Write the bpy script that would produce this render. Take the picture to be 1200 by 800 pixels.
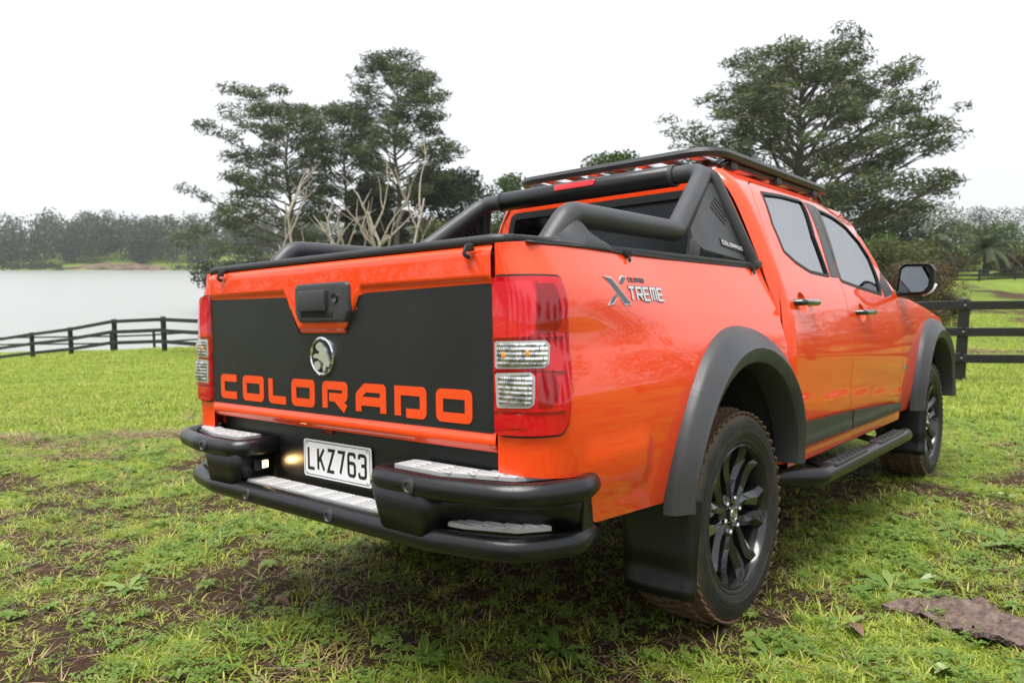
import bpy, bmesh, math, random
import numpy as np
from mathutils import Vector, Matrix, noise as mnoise
from mathutils.geometry import delaunay_2d_cdt
random.seed(7); RNG = np.random.default_rng(11)
for o in list(bpy.data.objects): bpy.data.objects.remove(o)
scene = bpy.context.scene
COL = scene.collection

# ------------------------------------------------------------------ camera (solved from the photograph, truck frame)
F_PX = 870.2153
CAM_T = np.array([1.9985814, -2.55097092, 1.0933129])
R_T = np.array([[0.7592487277894246, 0.6505823059889797, -0.01685326331015845],
                [-0.005466794873296677, 0.03227092147292752, 0.9994642073536708],
                [-0.6507775991104436, 0.758749794570878, -0.028058256087950727]])   # rows: right, up, forward
PITCH = math.atan(100 / F_PX)                       # the horizon lies at y = 300 of 800
up_t = R_T.T @ np.array([0, math.cos(PITCH), -math.sin(PITCH)])
wy = np.array([0, 1, 0]) - up_t[1] * up_t; wy /= np.linalg.norm(wy)
wx = np.cross(wy, up_t)
M3 = np.array([wx, wy, up_t])                       # truck frame -> world
CAM_W = M3 @ CAM_T
RW = R_T @ M3.T
FWD_H = np.array([RW[2][0], RW[2][1]]); FWD_H /= np.linalg.norm(FWD_H)
RGT_H = np.array([FWD_H[1], -FWD_H[0]])
cam = bpy.data.cameras.new('camera'); camo = bpy.data.objects.new('camera', cam); COL.objects.link(camo)
m = Matrix.Identity(4)
for i in range(3):
    m[i][0] = RW[0][i]; m[i][1] = RW[1][i]; m[i][2] = -RW[2][i]; m[i][3] = CAM_W[i]
camo.matrix_world = m
cam.sensor_width = 36; cam.lens = F_PX / 1200 * 36; cam.clip_start = .05; cam.clip_end = 9000
cam.dof.use_dof = True; cam.dof.focus_distance = 2.5; cam.dof.aperture_fstop = 4.5
scene.camera = camo

# ------------------------------------------------------------------ light: bright overcast
SUN_EL, SUN_AZ = math.radians(76), math.radians(185)
w = bpy.data.worlds.new('World'); scene.world = w; w.use_nodes = True
nt = w.node_tree; nt.nodes.clear()
sky = nt.nodes.new('ShaderNodeTexSky'); sky.sky_type = 'NISHITA'; sky.sun_disc = False
sky.sun_elevation = SUN_EL; sky.sun_rotation = SUN_AZ; sky.air_density = 1.0; sky.dust_density = 6.0; sky.ozone_density = 1.0
hs = nt.nodes.new('ShaderNodeHueSaturation'); hs.inputs['Saturation'].default_value = .16
mx = nt.nodes.new('ShaderNodeMix'); mx.data_type = 'RGBA'; mx.inputs[0].default_value = .72      # cloud deck over the clear sky
mx.inputs[7].default_value = (8.1, 8.25, 8.6, 1)
bg = nt.nodes.new('ShaderNodeBackground'); bg.inputs[1].default_value = .05
wo = nt.nodes.new('ShaderNodeOutputWorld')
nt.links.new(sky.outputs[0], hs.inputs['Color']); nt.links.new(hs.outputs[0], mx.inputs[6])
tcw = nt.nodes.new('ShaderNodeTexCoord'); nzw = nt.nodes.new('ShaderNodeTexNoise'); nzw.inputs['Scale'].default_value = 1.3; nzw.inputs['Detail'].default_value = 3
crw = nt.nodes.new('ShaderNodeValToRGB'); crw.color_ramp.elements[0].position = .3; crw.color_ramp.elements[1].position = .7
crw.color_ramp.elements[0].color = (.80, .825, .86, 1); crw.color_ramp.elements[1].color = (1, 1, 1, 1)
mlw = nt.nodes.new('ShaderNodeMix'); mlw.data_type = 'RGBA'; mlw.blend_type = 'MULTIPLY'; mlw.inputs[0].default_value = 1
nt.links.new(tcw.outputs['Generated'], nzw.inputs['Vector']); nt.links.new(nzw.outputs['Fac'], crw.inputs[0]); nt.links.new(mx.outputs[2], mlw.inputs[6]); nt.links.new(crw.outputs[0], mlw.inputs[7])
nt.links.new(mlw.outputs[2], bg.inputs[0]); nt.links.new(bg.outputs[0], wo.inputs[0])
sun = bpy.data.lights.new('sun', 'SUN'); sun.energy = 1.5; sun.angle = math.radians(40); sun.color = (1, .97, .92)
suno = bpy.data.objects.new('sun', sun); COL.objects.link(suno)
sd = Vector((math.sin(SUN_AZ) * math.cos(SUN_EL), math.cos(SUN_AZ) * math.cos(SUN_EL), math.sin(SUN_EL)))
suno.rotation_euler = sd.to_track_quat('Z', 'Y').to_euler(); suno.location = (0, -10, 30)
vs = scene.view_settings; vs.view_transform = 'Standard'; vs.look = 'None'; vs.exposure = 1.80; vs.gamma = 1; vs.use_curve_mapping = False
scene.render.engine = 'CYCLES'
scene.cycles.max_bounces = 8; scene.cycles.transparent_max_bounces = 24; scene.cycles.volume_bounces = 1

# ------------------------------------------------------------------ materials
MATS = {}
def newmat(name):
    mt = bpy.data.materials.new(name); mt.use_nodes = True; n = mt.node_tree
    MATS[name] = mt
    return mt, n, n.nodes['Principled BSDF']
def ND(n, t, **kw):
    x = n.nodes.new(t)
    for k, v in kw.items(): setattr(x, k, v)
    return x
def ramp(n, fac, stops):
    r = n.nodes.new('ShaderNodeValToRGB'); e = r.color_ramp.elements
    while len(e) < len(stops): e.new(.5)
    for i, (p, c) in enumerate(stops):
        e[i].position = p; e[i].color = (c[0], c[1], c[2], 1)
    n.links.new(fac, r.inputs[0]); return r.outputs[0]
def noise_(n, scale, detail=4, rough=.55, coord='Object', dist=0):
    tc = n.nodes.new('ShaderNodeTexCoord'); nz = n.nodes.new('ShaderNodeTexNoise')
    nz.inputs['Scale'].default_value = scale; nz.inputs['Detail'].default_value = detail; nz.inputs['Roughness'].default_value = rough
    nz.inputs['Distortion'].default_value = dist
    n.links.new(tc.outputs[coord], nz.inputs['Vector']); return nz.outputs['Fac']
def bump_(n, b, h, strength, dist):
    bp = n.nodes.new('ShaderNodeBump'); bp.inputs['Strength'].default_value = strength; bp.inputs['Distance'].default_value = dist
    n.links.new(h, bp.inputs['Height']); n.links.new(bp.outputs[0], b.inputs['Normal']); return bp
def drops(n, scale):
    """fine rain beads: sparse round bumps"""
    tc = n.nodes.new('ShaderNodeTexCoord'); v = n.nodes.new('ShaderNodeTexVoronoi'); v.inputs['Scale'].default_value = scale
    n.links.new(tc.outputs['Object'], v.inputs['Vector'])
    mr = n.nodes.new('ShaderNodeMapRange'); mr.interpolation_type = 'SMOOTHSTEP'
    mr.inputs[1].default_value = .28; mr.inputs[2].default_value = .12; mr.inputs[3].default_value = 0; mr.inputs[4].default_value = 1
    n.links.new(v.outputs['Distance'], mr.inputs[0])
    sp = n.nodes.new('ShaderNodeSeparateColor'); n.links.new(v.outputs['Color'], sp.inputs[0])
    gt = n.nodes.new('ShaderNodeMath'); gt.operation = 'GREATER_THAN'; gt.inputs[1].default_value = .45; n.links.new(sp.outputs[0], gt.inputs[0])
    ml = n.nodes.new('ShaderNodeMath'); ml.operation = 'MULTIPLY'; n.links.new(mr.outputs[0], ml.inputs[0]); n.links.new(gt.outputs[0], ml.inputs[1])
    return ml.outputs[0]
def simple(name, col, rough=.5, metal=0, coat=0, spec=.5, drop=0, grain=0, gscale=60, var=0):
    mt, n, b = newmat(name)
    b.inputs['Base Color'].default_value = (*col, 1); b.inputs['Roughness'].default_value = rough
    b.inputs['Metallic'].default_value = metal; b.inputs['Coat Weight'].default_value = coat; b.inputs['Coat Roughness'].default_value = .03
    b.inputs['Specular IOR Level'].default_value = spec
    if var:
        f = noise_(n, 6, 5)
        n.links.new(ramp(n, f, [(.3, tuple(c * (1 - var) for c in col)), (.7, tuple(min(1, c * (1 + var)) for c in col))]), b.inputs['Base Color'])
        rr = ND(n, 'ShaderNodeMapRange'); rr.inputs[3].default_value = rough * .8; rr.inputs[4].default_value = min(1, rough * 1.25)
        n.links.new(noise_(n, 14, 5), rr.inputs[0]); n.links.new(rr.outputs[0], b.inputs['Roughness'])
    if drop: bump_(n, b, drops(n, 170), .5, .0016 * drop)
    elif grain: bump_(n, b, noise_(n, gscale, 3), grain, .002)
    return mt
def build_mats():
    mt, n, b = newmat('paint')
    b.inputs['Roughness'].default_value = .4; b.inputs['Specular IOR Level'].default_value = .1
    b.inputs['Coat Weight'].default_value = 1; b.inputs['Coat Roughness'].default_value = .025; b.inputs['Coat IOR'].default_value = 1.62
    bp = ND(n, 'ShaderNodeBump'); bp.inputs['Strength'].default_value = .22; bp.inputs['Distance'].default_value = .0012
    n.links.new(drops(n, 190), bp.inputs['Height']); n.links.new(bp.outputs[0], b.inputs['Coat Normal'])
    # road grime low on the body
    tc = ND(n, 'ShaderNodeTexCoord'); sx = ND(n, 'ShaderNodeSeparateXYZ'); n.links.new(tc.outputs['Object'], sx.inputs[0])
    mr = ND(n, 'ShaderNodeMapRange'); mr.inputs[1].default_value = .72; mr.inputs[2].default_value = .46; n.links.new(sx.outputs[2], mr.inputs[0])
    ml = ND(n, 'ShaderNodeMath', operation='MULTIPLY'); sp_ = ND(n, 'ShaderNodeMapRange', interpolation_type='SMOOTHSTEP'); sp_.inputs[1].default_value = .60; sp_.inputs[2].default_value = .70; n.links.new(noise_(n, 120, 4, .6), sp_.inputs[0])
    sp2 = ND(n, 'ShaderNodeMath', operation='ADD', use_clamp=True); n.links.new(sp_.outputs[0], sp2.inputs[0]); n.links.new(noise_(n, 9, 6), sp2.inputs[1])
    n.links.new(mr.outputs[0], ml.inputs[0]); n.links.new(sp2.outputs[0], ml.inputs[1])
    mc = ND(n, 'ShaderNodeMix', data_type='RGBA'); mc.inputs[6].default_value = (.93, .066, .006, 1); mc.inputs[7].default_value = (.50, .062, .012, 1)
    n.links.new(ml.outputs[0], mc.inputs[0]); n.links.new(mc.outputs[2], b.inputs['Base Color'])
    simple('decal_black', (.014, .0145, .015), .42, spec=.45, drop=.35, var=.16)
    simple('letter_orange', (.86, .075, .01), .35)
    simple('plastic', (.040, .041, .044), .44, drop=1.0, var=.12)
    simple('powder_black', (.006, .0062, .007), .30, drop=.8, spec=.5)
    simple('powder_smooth', (.005, .0052, .006), .34, var=.2)
    simple('gloss_black', (.006, .006, .007), .06, coat=1)
    simple('dark', (.006, .006, .006), .8)  # near-black that stands for shade in gaps, slots and recesses
    simple('under', (.02, .018, .016), .8, var=.4)
    simple('rubber_seal', (.012, .012, .012), .6)
    simple('chrome', (.75, .76, .78), .08, metal=1)
    simple('badge_chrome', (.86, .86, .87), .22, metal=.75)
    simple('silver', (.62, .63, .65), .28, metal=1)
    simple('aluminium', (.48, .48, .48), .42, metal=.3, grain=.2, gscale=150, var=.06)
    simple('plate_white', (.82, .83, .84), .35, spec=.4)
    simple('plate_black', (.008, .008, .008), .4)
    simple('badge_white', (.62, .62, .63), .3, metal=.3)
    simple('badge_grey', (.09, .09, .10), .3, metal=.4)
    simple('vinyl', (.02, .021, .023), .5, grain=.35, gscale=45, var=.2)
    simple('rim_black', (.014, .014, .016), .18, coat=.6, var=.3)
    simple('interior', (.02, .02, .022), .8)
    simple('mirror_glass', (.40, .42, .44), .02, metal=1)
    simple('lens_bezel', (.42, .40, .40), .2, coat=1)
    simple('cap_white', (.75, .77, .78), .25)
    # tyres: rubber with dried mud on the tread
    mt, n, b = newmat('tyre')
    tc = ND(n, 'ShaderNodeTexCoord'); sx = ND(n, 'ShaderNodeSeparateXYZ'); n.links.new(tc.outputs['Object'], sx.inputs[0])
    y2 = ND(n, 'ShaderNodeMath', operation='POWER'); y2.inputs[1].default_value = 2; z2 = ND(n, 'ShaderNodeMath', operation='POWER'); z2.inputs[1].default_value = 2
    n.links.new(sx.outputs[1], y2.inputs[0]); n.links.new(sx.outputs[2], z2.inputs[0])
    ad = ND(n, 'ShaderNodeMath', operation='ADD'); n.links.new(y2.outputs[0], ad.inputs[0]); n.links.new(z2.outputs[0], ad.inputs[1])
    sq = ND(n, 'ShaderNodeMath', operation='SQRT'); n.links.new(ad.outputs[0], sq.inputs[0])
    mr = ND(n, 'ShaderNodeMapRange', interpolation_type='SMOOTHSTEP'); mr.inputs[1].default_value = .335; mr.inputs[2].default_value = .378; n.links.new(sq.outputs[0], mr.inputs[0])
    nf = noise_(n, 8, 7, .7); a2 = ND(n, 'ShaderNodeMath', operation='MULTIPLY_ADD'); a2.inputs[1].default_value = 1.5; a2.inputs[2].default_value = -.66
    n.links.new(nf, a2.inputs[0]); a3 = ND(n, 'ShaderNodeMath', operation='ADD', use_clamp=True); n.links.new(mr.outputs[0], a3.inputs[0]); n.links.new(a2.outputs[0], a3.inputs[1])
    n.links.new(ramp(n, a3.outputs[0], [(.1, (.016, .0155, .015)), (.38, (.045, .036, .028)), (.85, (.12, .070, .040))]), b.inputs['Base Color'])
    b.inputs['Roughness'].default_value = .62; bump_(n, b, noise_(n, 60, 5), .5, .004)
    # lamp lenses
    for nm, c, tr in (('lens_red', (.56, .002, .008), 0), ('lens_red_dark', (.28, .001, .004), 0), ('lens_clear', (.9, .9, .9), .75)):
        mt, n, b = newmat(nm); b.inputs['Base Color'].default_value = (*c, 1); b.inputs['Roughness'].default_value = .05
        b.inputs['Transmission Weight'].default_value = tr; b.inputs['Coat Weight'].default_value = 1; b.inputs['Coat Roughness'].default_value = .02
        b.inputs['IOR'].default_value = 1.35
    mt, n, b = newmat('lens_ribbed_red')
    b.inputs['Base Color'].default_value = (.70, .005, .016, 1); b.inputs['Roughness'].default_value = .15; b.inputs['Coat Weight'].default_value = 1
    wv = ND(n, 'ShaderNodeTexChecker'); wv.inputs['Scale'].default_value = 130; tc = ND(n, 'ShaderNodeTexCoord'); n.links.new(tc.outputs['Object'], wv.inputs['Vector'])
    bp = bump_(n, b, wv.outputs['Fac'], .35, .002)
    mt, n, b = newmat('reflector_bowl'); b.inputs['Metallic'].default_value = .9; b.inputs['Roughness'].default_value = .22
    b.inputs['Base Color'].default_value = (.82, .82, .84, 1)
    tc = ND(n, 'ShaderNodeTexCoord'); wv = ND(n, 'ShaderNodeTexWave'); wv.bands_direction = 'X'; wv.inputs['Scale'].default_value = 38; wv.inputs['Distortion'].default_value = .6
    n.links.new(tc.outputs['Object'], wv.inputs['Vector']); wz = ND(n, 'ShaderNodeTexWave'); wz.bands_direction = 'Z'; wz.inputs['Scale'].default_value = 26; n.links.new(tc.outputs['Object'], wz.inputs['Vector'])
    mm = ND(n, 'ShaderNodeMath', operation='ADD'); n.links.new(wv.outputs['Fac'], mm.inputs[0]); n.links.new(wz.outputs['Fac'], mm.inputs[1])
    bump_(n, b, mm.outputs[0], .5, .004); n.links.new(ramp(n, noise_(n, 55, 3), [(.38, (.28, .28, .29)), (.55, (.80, .80, .82))]), b.inputs['Base Color'])
    b.inputs['Coat Weight'].default_value = 1
    simple('bulb_amber', (.9, .32, .04), .15, coat=1)
    mt, n, b = newmat('lamp_glow'); b.inputs['Base Color'].default_value = (1, .75, .4, 1)
    b.inputs['Emission Color'].default_value = (1, .62, .25, 1); b.inputs['Emission Strength'].default_value = 1.6
    # window glass: tinted, mirror-like towards grazing
    for nm, tint, ior_ in (('glass_dark', (.12, .13, .135), 6.0), ('glass_tint', (.06, .065, .07), 1.7), ('glass_clear', (.55, .60, .58), 1.5)):
        mt, n, b = newmat(nm); n.nodes.remove(b); out = n.nodes['Material Output']
        tr = ND(n, 'ShaderNodeBsdfTransparent'); tr.inputs[0].default_value = (*tint, 1)
        gl = ND(n, 'ShaderNodeBsdfGlossy'); gl.inputs[0].default_value = (.95, .97, 1, 1); gl.inputs['Roughness'].default_value = .14 if nm == 'glass_tint' else .015
        fr = ND(n, 'ShaderNodeFresnel'); fr.inputs[0].default_value = ior_
        bp = ND(n, 'ShaderNodeBump'); bp.inputs['Strength'].default_value = .25; bp.inputs['Distance'].default_value = .001
        n.links.new(drops(n, 200), bp.inputs['Height']); n.links.new(bp.outputs[0], gl.inputs['Normal'])
        ms = ND(n, 'ShaderNodeMixShader'); n.links.new(fr.outputs[0], ms.inputs[0]); n.links.new(tr.outputs[0], ms.inputs[1]); n.links.new(gl.outputs[0], ms.inputs[2])
        n.links.new(ms.outputs[0], out.inputs[0])
build_mats()

# ------------------------------------------------------------------ mesh helpers
def link(name, me, mat, parent=None):
    o = bpy.data.objects.new(name, me); COL.objects.link(o)
    if mat is not None and len(me.materials) == 0: me.materials.append(MATS[mat] if isinstance(mat, str) else mat)
    if parent is not None: o.parent = parent
    return o
def mesh(name, V, Fc, mat, parent=None, smooth=True, normals=None):
    me = bpy.data.meshes.new(name); me.from_pydata([tuple(v) for v in V], [], Fc); me.update()
    if smooth: me.polygons.foreach_set('use_smooth', [True] * len(me.polygons))
    if normals is not None: me.normals_split_custom_set_from_vertices([tuple(n) for n in normals])
    elif smooth: 
        try: me.set_sharp_from_angle(angle=math.radians(38))
        except Exception: pass
    return link(name, me, mat, parent)
def tag(o, label=None, cat=None, group=None, kind=None):
    if label: o['label'] = label
    if cat: o['category'] = cat
    if group: o['group'] = group
    if kind: o['kind'] = kind
    return o
def empty(name, loc=(0, 0, 0), rz=0):
    o = bpy.data.objects.new(name, None); COL.objects.link(o); o.location = loc; o.rotation_euler = (0, 0, rz)
    o.empty_display_size = .2; return o
class MB:
    def __init__(s): s.v = []; s.f = []
    def add(s, V, Fc):
        k = len(s.v); s.v += [tuple(p) for p in V]; s.f += [tuple(i + k for i in q) for q in Fc]; return s
    def build(s, name, mat, parent=None, smooth=True): return mesh(name, s.v, s.f, mat, parent, smooth)
def fillet(P, r, seg=6, closed=False):
    P = [Vector(p) for p in P]; out = []; n = len(P)
    rr = r if isinstance(r, (list, tuple)) else [r] * n
    for i in range(n):
        if not closed and i in (0, n - 1): out.append(P[i]); continue
        a, b, c = P[i - 1], P[i], P[(i + 1) % n]
        d1, d2 = (a - b), (c - b); l1, l2 = d1.length, d2.length
        if l1 < 1e-6 or l2 < 1e-6 or rr[i] <= 0: out.append(b); continue
        d1 /= l1; d2 /= l2; ang = d1.angle(d2)
        if ang > math.pi - .02: out.append(b); continue
        t = min(rr[i] / math.tan(ang / 2), l1 * .49, l2 * .49)
        p0, p1 = b + d1 * t, b + d2 * t
        for k in range(seg + 1):
            s = k / seg; out.append((p0 * (1 - s) ** 2) + (b * 2 * s * (1 - s)) + (p1 * s * s))
    return out
def tube_geo(P, r, seg=16, caps=True, dome=True, closed=False):
    P = [Vector(p) for p in P]; n = len(P); V = []; Fc = []
    rad = r if isinstance(r, (list, tuple)) else [r] * n
    T = []
    for i in range(n):
        if closed: t = P[(i + 1) % n] - P[i - 1]
        else: t = P[min(i + 1, n - 1)] - P[max(i - 1, 0)]
        T.append(t.normalized())
    ref = Vector((0, 0, 1)) if abs(T[0].z) < .9 else Vector((1, 0, 0))
    N = (ref - T[0] * ref.dot(T[0])).normalized()
    rings = []
    if caps and dome and not closed:
        ext = []
        for k in (2, 1): ext.append((P[0] - T[0] * rad[0] * .5 * math.sin(k * math.pi / 6 + .0), rad[0] * math.cos(k * math.pi / 6), T[0]))
        seq = ext + [(P[i], rad[i], T[i]) for i in range(n)]
        for k in (1, 2): seq.append((P[-1] + T[-1] * rad[-1] * .5 * math.sin(k * math.pi / 6), rad[-1] * math.cos(k * math.pi / 6), T[-1]))
    else: seq = [(P[i], rad[i], T[i]) for i in range(n)]
    for p, rr, t in seq:
        N = (N - t * N.dot(t)).normalized(); B = t.cross(N); base = len(V)
        for k in range(seg):
            a = 2 * math.pi * k / seg; V.append(p + (N * math.cos(a) + B * math.sin(a)) * rr)
        rings.append(base)
    m_ = len(rings)
    for i in range(m_ if closed else m_ - 1):
        a, b = rings[i], rings[(i + 1) % m_]
        for k in range(seg):
            k2 = (k + 1) % seg; Fc.append((a + k, a + k2, b + k2, b + k))
    if caps and not closed:
        Fc.append(tuple(range(rings[0] + seg - 1, rings[0] - 1, -1))); Fc.append(tuple(range(rings[-1], rings[-1] + seg)))
    return V, Fc
def tube(name, P, r, mat, parent, seg=16, **k):
    V, Fc = tube_geo(P, r, seg, **k); return mesh(name, V, Fc, mat, parent)
def box_geo(c, s, bev=.006, segs=2, rot=None):
    bm = bmesh.new(); bmesh.ops.create_cube(bm, size=1)
    for v in bm.verts: v.co = Vector((v.co.x * s[0], v.co.y * s[1], v.co.z * s[2]))
    if bev > 0: bmesh.ops.bevel(bm, geom=list(bm.edges), offset=min(bev, min(s) * .45), segments=segs, affect='EDGES', profile=.6)
    mt = Matrix.Translation(Vector(c))
    if rot is not None: mt = mt @ rot.to_4x4()
    bm.transform(mt); bm.verts.index_update()
    V = [v.co.copy() for v in bm.verts]; Fc = [tuple(v.index for v in f.verts) for f in bm.faces]; bm.free(); return V, Fc
def box(name, c, s, mat, parent, bev=.006, rot=None):
    V, Fc = box_geo(c, s, bev, rot=rot); return mesh(name, V, Fc, mat, parent)
def lathe_geo(prof, seg=48, closed=False):
    """prof: (x, r) pairs, spun about the X axis"""
    V = []; Fc = []; n = len(prof)
    for k in range(seg):
        a = 2 * math.pi * k / seg; c, s = math.cos(a), math.sin(a)
        for x, r in prof: V.append((x, r * c, r * s))
    for k in range(seg):
        k2 = (k + 1) % seg
        for i in range(n if closed else n - 1):
            j = (i + 1) % n; Fc.append((k * n + i, k2 * n + i, k2 * n + j, k * n + j))
    return V, Fc
def prism_geo(poly, d0, d1, mp):
    """2-D polygon between depths d0 (front) and d1, mapped by mp(u, v, depth)"""
    from mathutils.geometry import tessellate_polygon
    n = len(poly); V = [mp(p[0], p[1], d0) for p in poly] + [mp(p[0], p[1], d1) for p in poly]
    tris = tessellate_polygon([[Vector((p[0], p[1], 0)) for p in poly]])
    Fc = [tuple(t) for t in tris] + [tuple(i + n for i in reversed(t)) for t in tris]
    for i in range(n):
        j = (i + 1) % n; Fc.append((i, j, j + n, i + n))
    return V, Fc
def fix_normals(o):
    bm = bmesh.new(); bm.from_mesh(o.data); bmesh.ops.recalc_face_normals(bm, faces=bm.faces); bm.to_mesh(o.data); bm.free(); return o
def ribbon_geo(P, wd, d0, d1, mp, closed=False):
    P = [Vector((p[0], p[1])) for p in P]; n = len(P); Lf = []; Rt = []
    for i in range(n):
        a = P[i - 1] if (closed or i > 0) else None; c = P[(i + 1) % n] if (closed or i < n - 1) else None
        b = P[i]; ds = []
        if a is not None and (b - a).length > 1e-7: ds.append((b - a).normalized())
        if c is not None and (c - b).length > 1e-7: ds.append((c - b).normalized())
        ns = [Vector((-d.y, d.x)) for d in ds]; nn = ns[0] if len(ns) == 1 else (ns[0] + ns[1]).normalized()
        sc = 1 / max(.45, nn.dot(ns[0])); Lf.append(b + nn * wd / 2 * sc); Rt.append(b - nn * wd / 2 * sc)
    V = []; Fc = []
    for q in range(n):
        for pt in (Lf[q], Rt[q]):
            V.append(mp(pt.x, pt.y, d0)); V.append(mp(pt.x, pt.y, d1))
    for q in range(n if closed else n - 1):
        a, b = 4 * q, 4 * ((q + 1) % n)
        Fc += [(a, a + 2, b + 2, b), (a, b, b + 1, a + 1), (a + 2, a + 3, b + 3, b + 2)]
    if not closed:
        Fc += [(0, 1, 3, 2), (4 * n - 4, 4 * n - 2, 4 * n - 1, 4 * n - 3)]
    return V, Fc
def pip(x, y, poly):
    c = False; j = len(poly) - 1
    for i in range(len(poly)):
        xi, yi = poly[i]; xj, yj = poly[j]
        if (yi > y) != (yj > y) and x < (xj - xi) * (y - yi) / (yj - yi) + xi: c = not c
        j = i
    return c
def densify(poly, step):
    out = []
    for i in range(len(poly)):
        a, b = poly[i], poly[(i + 1) % len(poly)]; l = math.hypot(b[0] - a[0], b[1] - a[1]); k = max(1, int(round(l / step)))
        for q in range(k): out.append((a[0] + (b[0] - a[0]) * q / k, a[1] + (b[1] - a[1]) * q / k))
    return out
def rpoly(pts, r, seg=5):
    return [(p.x, p.y) for p in fillet([(p[0], p[1], 0) for p in pts], r, seg, closed=True)]
def panel(name, outer, holes, surf, mat, parent, step=.04, thick=.012, out=Vector((1, 0, 0)), eps=1e-3, flange=True):
    """a sheet cut from the surface surf(u, v), its normals taken from that surface, its edges folded in"""
    loops = [densify(outer, step)] + [densify(h, step) for h in holes]
    V2 = []; E = []
    for lp in loops:
        k = len(V2); V2 += lp; E += [(k + i, k + (i + 1) % len(lp)) for i in range(len(lp))]
    us = [p[0] for p in loops[0]]; vs_ = [p[1] for p in loops[0]]
    nu = int((max(us) - min(us)) / step) + 1; nv = int((max(vs_) - min(vs_)) / step) + 1
    bpts = np.array(V2)
    for i in range(nu + 1):
        for j in range(nv + 1):
            x = min(us) + (i + .5 * (j % 2)) * step; y = min(vs_) + j * step
            if pip(x, y, loops[0]) and not any(pip(x, y, h) for h in loops[1:]):
                if ((bpts - (x, y)) ** 2).sum(1).min() > (step * .45) ** 2: V2.append((x, y))
    vv, ee, ff, *_ = delaunay_2d_cdt([Vector(p) for p in V2], E, [], 0, 1e-6)
    tri = []
    for f in ff:
        cx = sum(vv[i].x for i in f) / len(f); cy = sum(vv[i].y for i in f) / len(f)
        if pip(cx, cy, loops[0]) and not any(pip(cx, cy, h) for h in loops[1:]): tri.append(tuple(f))
    def nrm(u, v):
        d1 = surf(u + eps, v) - surf(u - eps, v); d2 = surf(u, v + eps) - surf(u, v - eps); q = d1.cross(d2).normalized()
        return q if q.dot(out) > 0 else -q
    V = [surf(p.x, p.y) for p in vv]; N = [nrm(p.x, p.y) for p in vv]
    Fc = []
    for t in tri:
        q = (V[t[1]] - V[t[0]]).cross(V[t[2]] - V[t[0]])
        Fc.append(t if q.dot(N[t[0]]) > 0 else tuple(reversed(t)))
    if flange:
        for lp in loops:
            k = len(V); n = len(lp); P = [surf(*p) for p in lp]; NN = [nrm(*p) for p in lp]
            for i in range(n):
                tg = (P[(i + 1) % n] - P[i - 1]).normalized(); sd_ = tg.cross(NN[i])
                # outward of the sheet
                mid = (lp[i][0], lp[i][1])
                V.append(P[i]); N.append((NN[i] + sd_ * 0).normalized()); V.append(P[i] - NN[i] * thick); N.append(NN[i])
            for i in range(n):
                j = (i + 1) % n; Fc.append((k + 2 * i, k + 2 * j, k + 2 * j + 1, k + 2 * i + 1))
    me = bpy.data.meshes.new(name); me.from_pydata([tuple(v) for v in V], [], Fc); me.update()
    me.polygons.foreach_set('use_smooth', [True] * len(me.polygons))
    me.normals_split_custom_set_from_vertices([tuple(q) for q in N])
    return link(name, me, mat, parent)
def mirror_tree(o, parent, mats=None):
    """the same part on the other side of the vehicle"""
    if o.type == 'MESH':
        me = o.data.copy(); nv = len(me.vertices)
        co = np.empty(nv * 3, np.float32); me.vertices.foreach_get('co', co); co = co.reshape(-1, 3)
        nrm = [None] * nv
        for lp in me.loops: pass
        cn = np.empty(len(me.loops) * 3, np.float32); me.corner_normals.foreach_get('vector', cn); cn = cn.reshape(-1, 3)
        vi = np.empty(len(me.loops), np.int32); me.loops.foreach_get('vertex_index', vi)
        faces = [tuple(reversed(p.vertices)) for p in me.polygons]
        V = co.copy(); V[:, 0] *= -1
        m2 = bpy.data.meshes.new(o.data.name); m2.from_pydata(V.tolist(), [], faces); m2.update()
        m2.polygons.foreach_set('use_smooth', [True] * len(faces))
        # loop normals, in reversed order for each face
        ln = []
        for p in o.data.polygons:
            idx = list(range(p.loop_start, p.loop_start + p.loop_total))
            for q in reversed(idx): ln.append((-cn[q][0], cn[q][1], cn[q][2]))
        m2.normals_split_custom_set(ln)
        for mt in o.data.materials: m2.materials.append(mt)
        bpy.data.meshes.remove(me)
        c = bpy.data.objects.new(o.name, m2)
    else: c = bpy.data.objects.new(o.name, None)
    COL.objects.link(c); c.parent = parent
    c.location = (-o.location.x, o.location.y, o.location.z)
    for k in o.keys(): c[k] = o[k]
    for ch in list(o.children): mirror_tree(ch, c)
    return c
def copy_tree(o, parent=None):
    c = o.copy(); COL.objects.link(c); c.parent = parent
    for ch in list(o.children): copy_tree(ch, c)
    return c
def ss(a, b, x):
    t = min(1, max(0, (x - a) / (b - a))); return t * t * (3 - 2 * t)
def interp(x, xs, ys): return float(np.interp(x, xs, ys))
def smooth_table(xs, ys):
    """dense smooth version of a profile table"""
    X = np.linspace(xs[0], xs[-1], 400); Y = np.interp(X, xs, ys); k = np.hanning(41); k /= k.sum()
    Yp = np.pad(Y, 20, mode='reflect', reflect_type='odd'); return X, np.convolve(Yp, k, 'valid')
def ray_t(px, py): return R_T.T @ np.array([(px - 600) / F_PX, -(py - 400) / F_PX, 1.])
def un(px, py, ax, val):
    r = ray_t(px, py); t = (val - CAM_T[ax]) / r[ax]; return CAM_T + t * r

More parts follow.
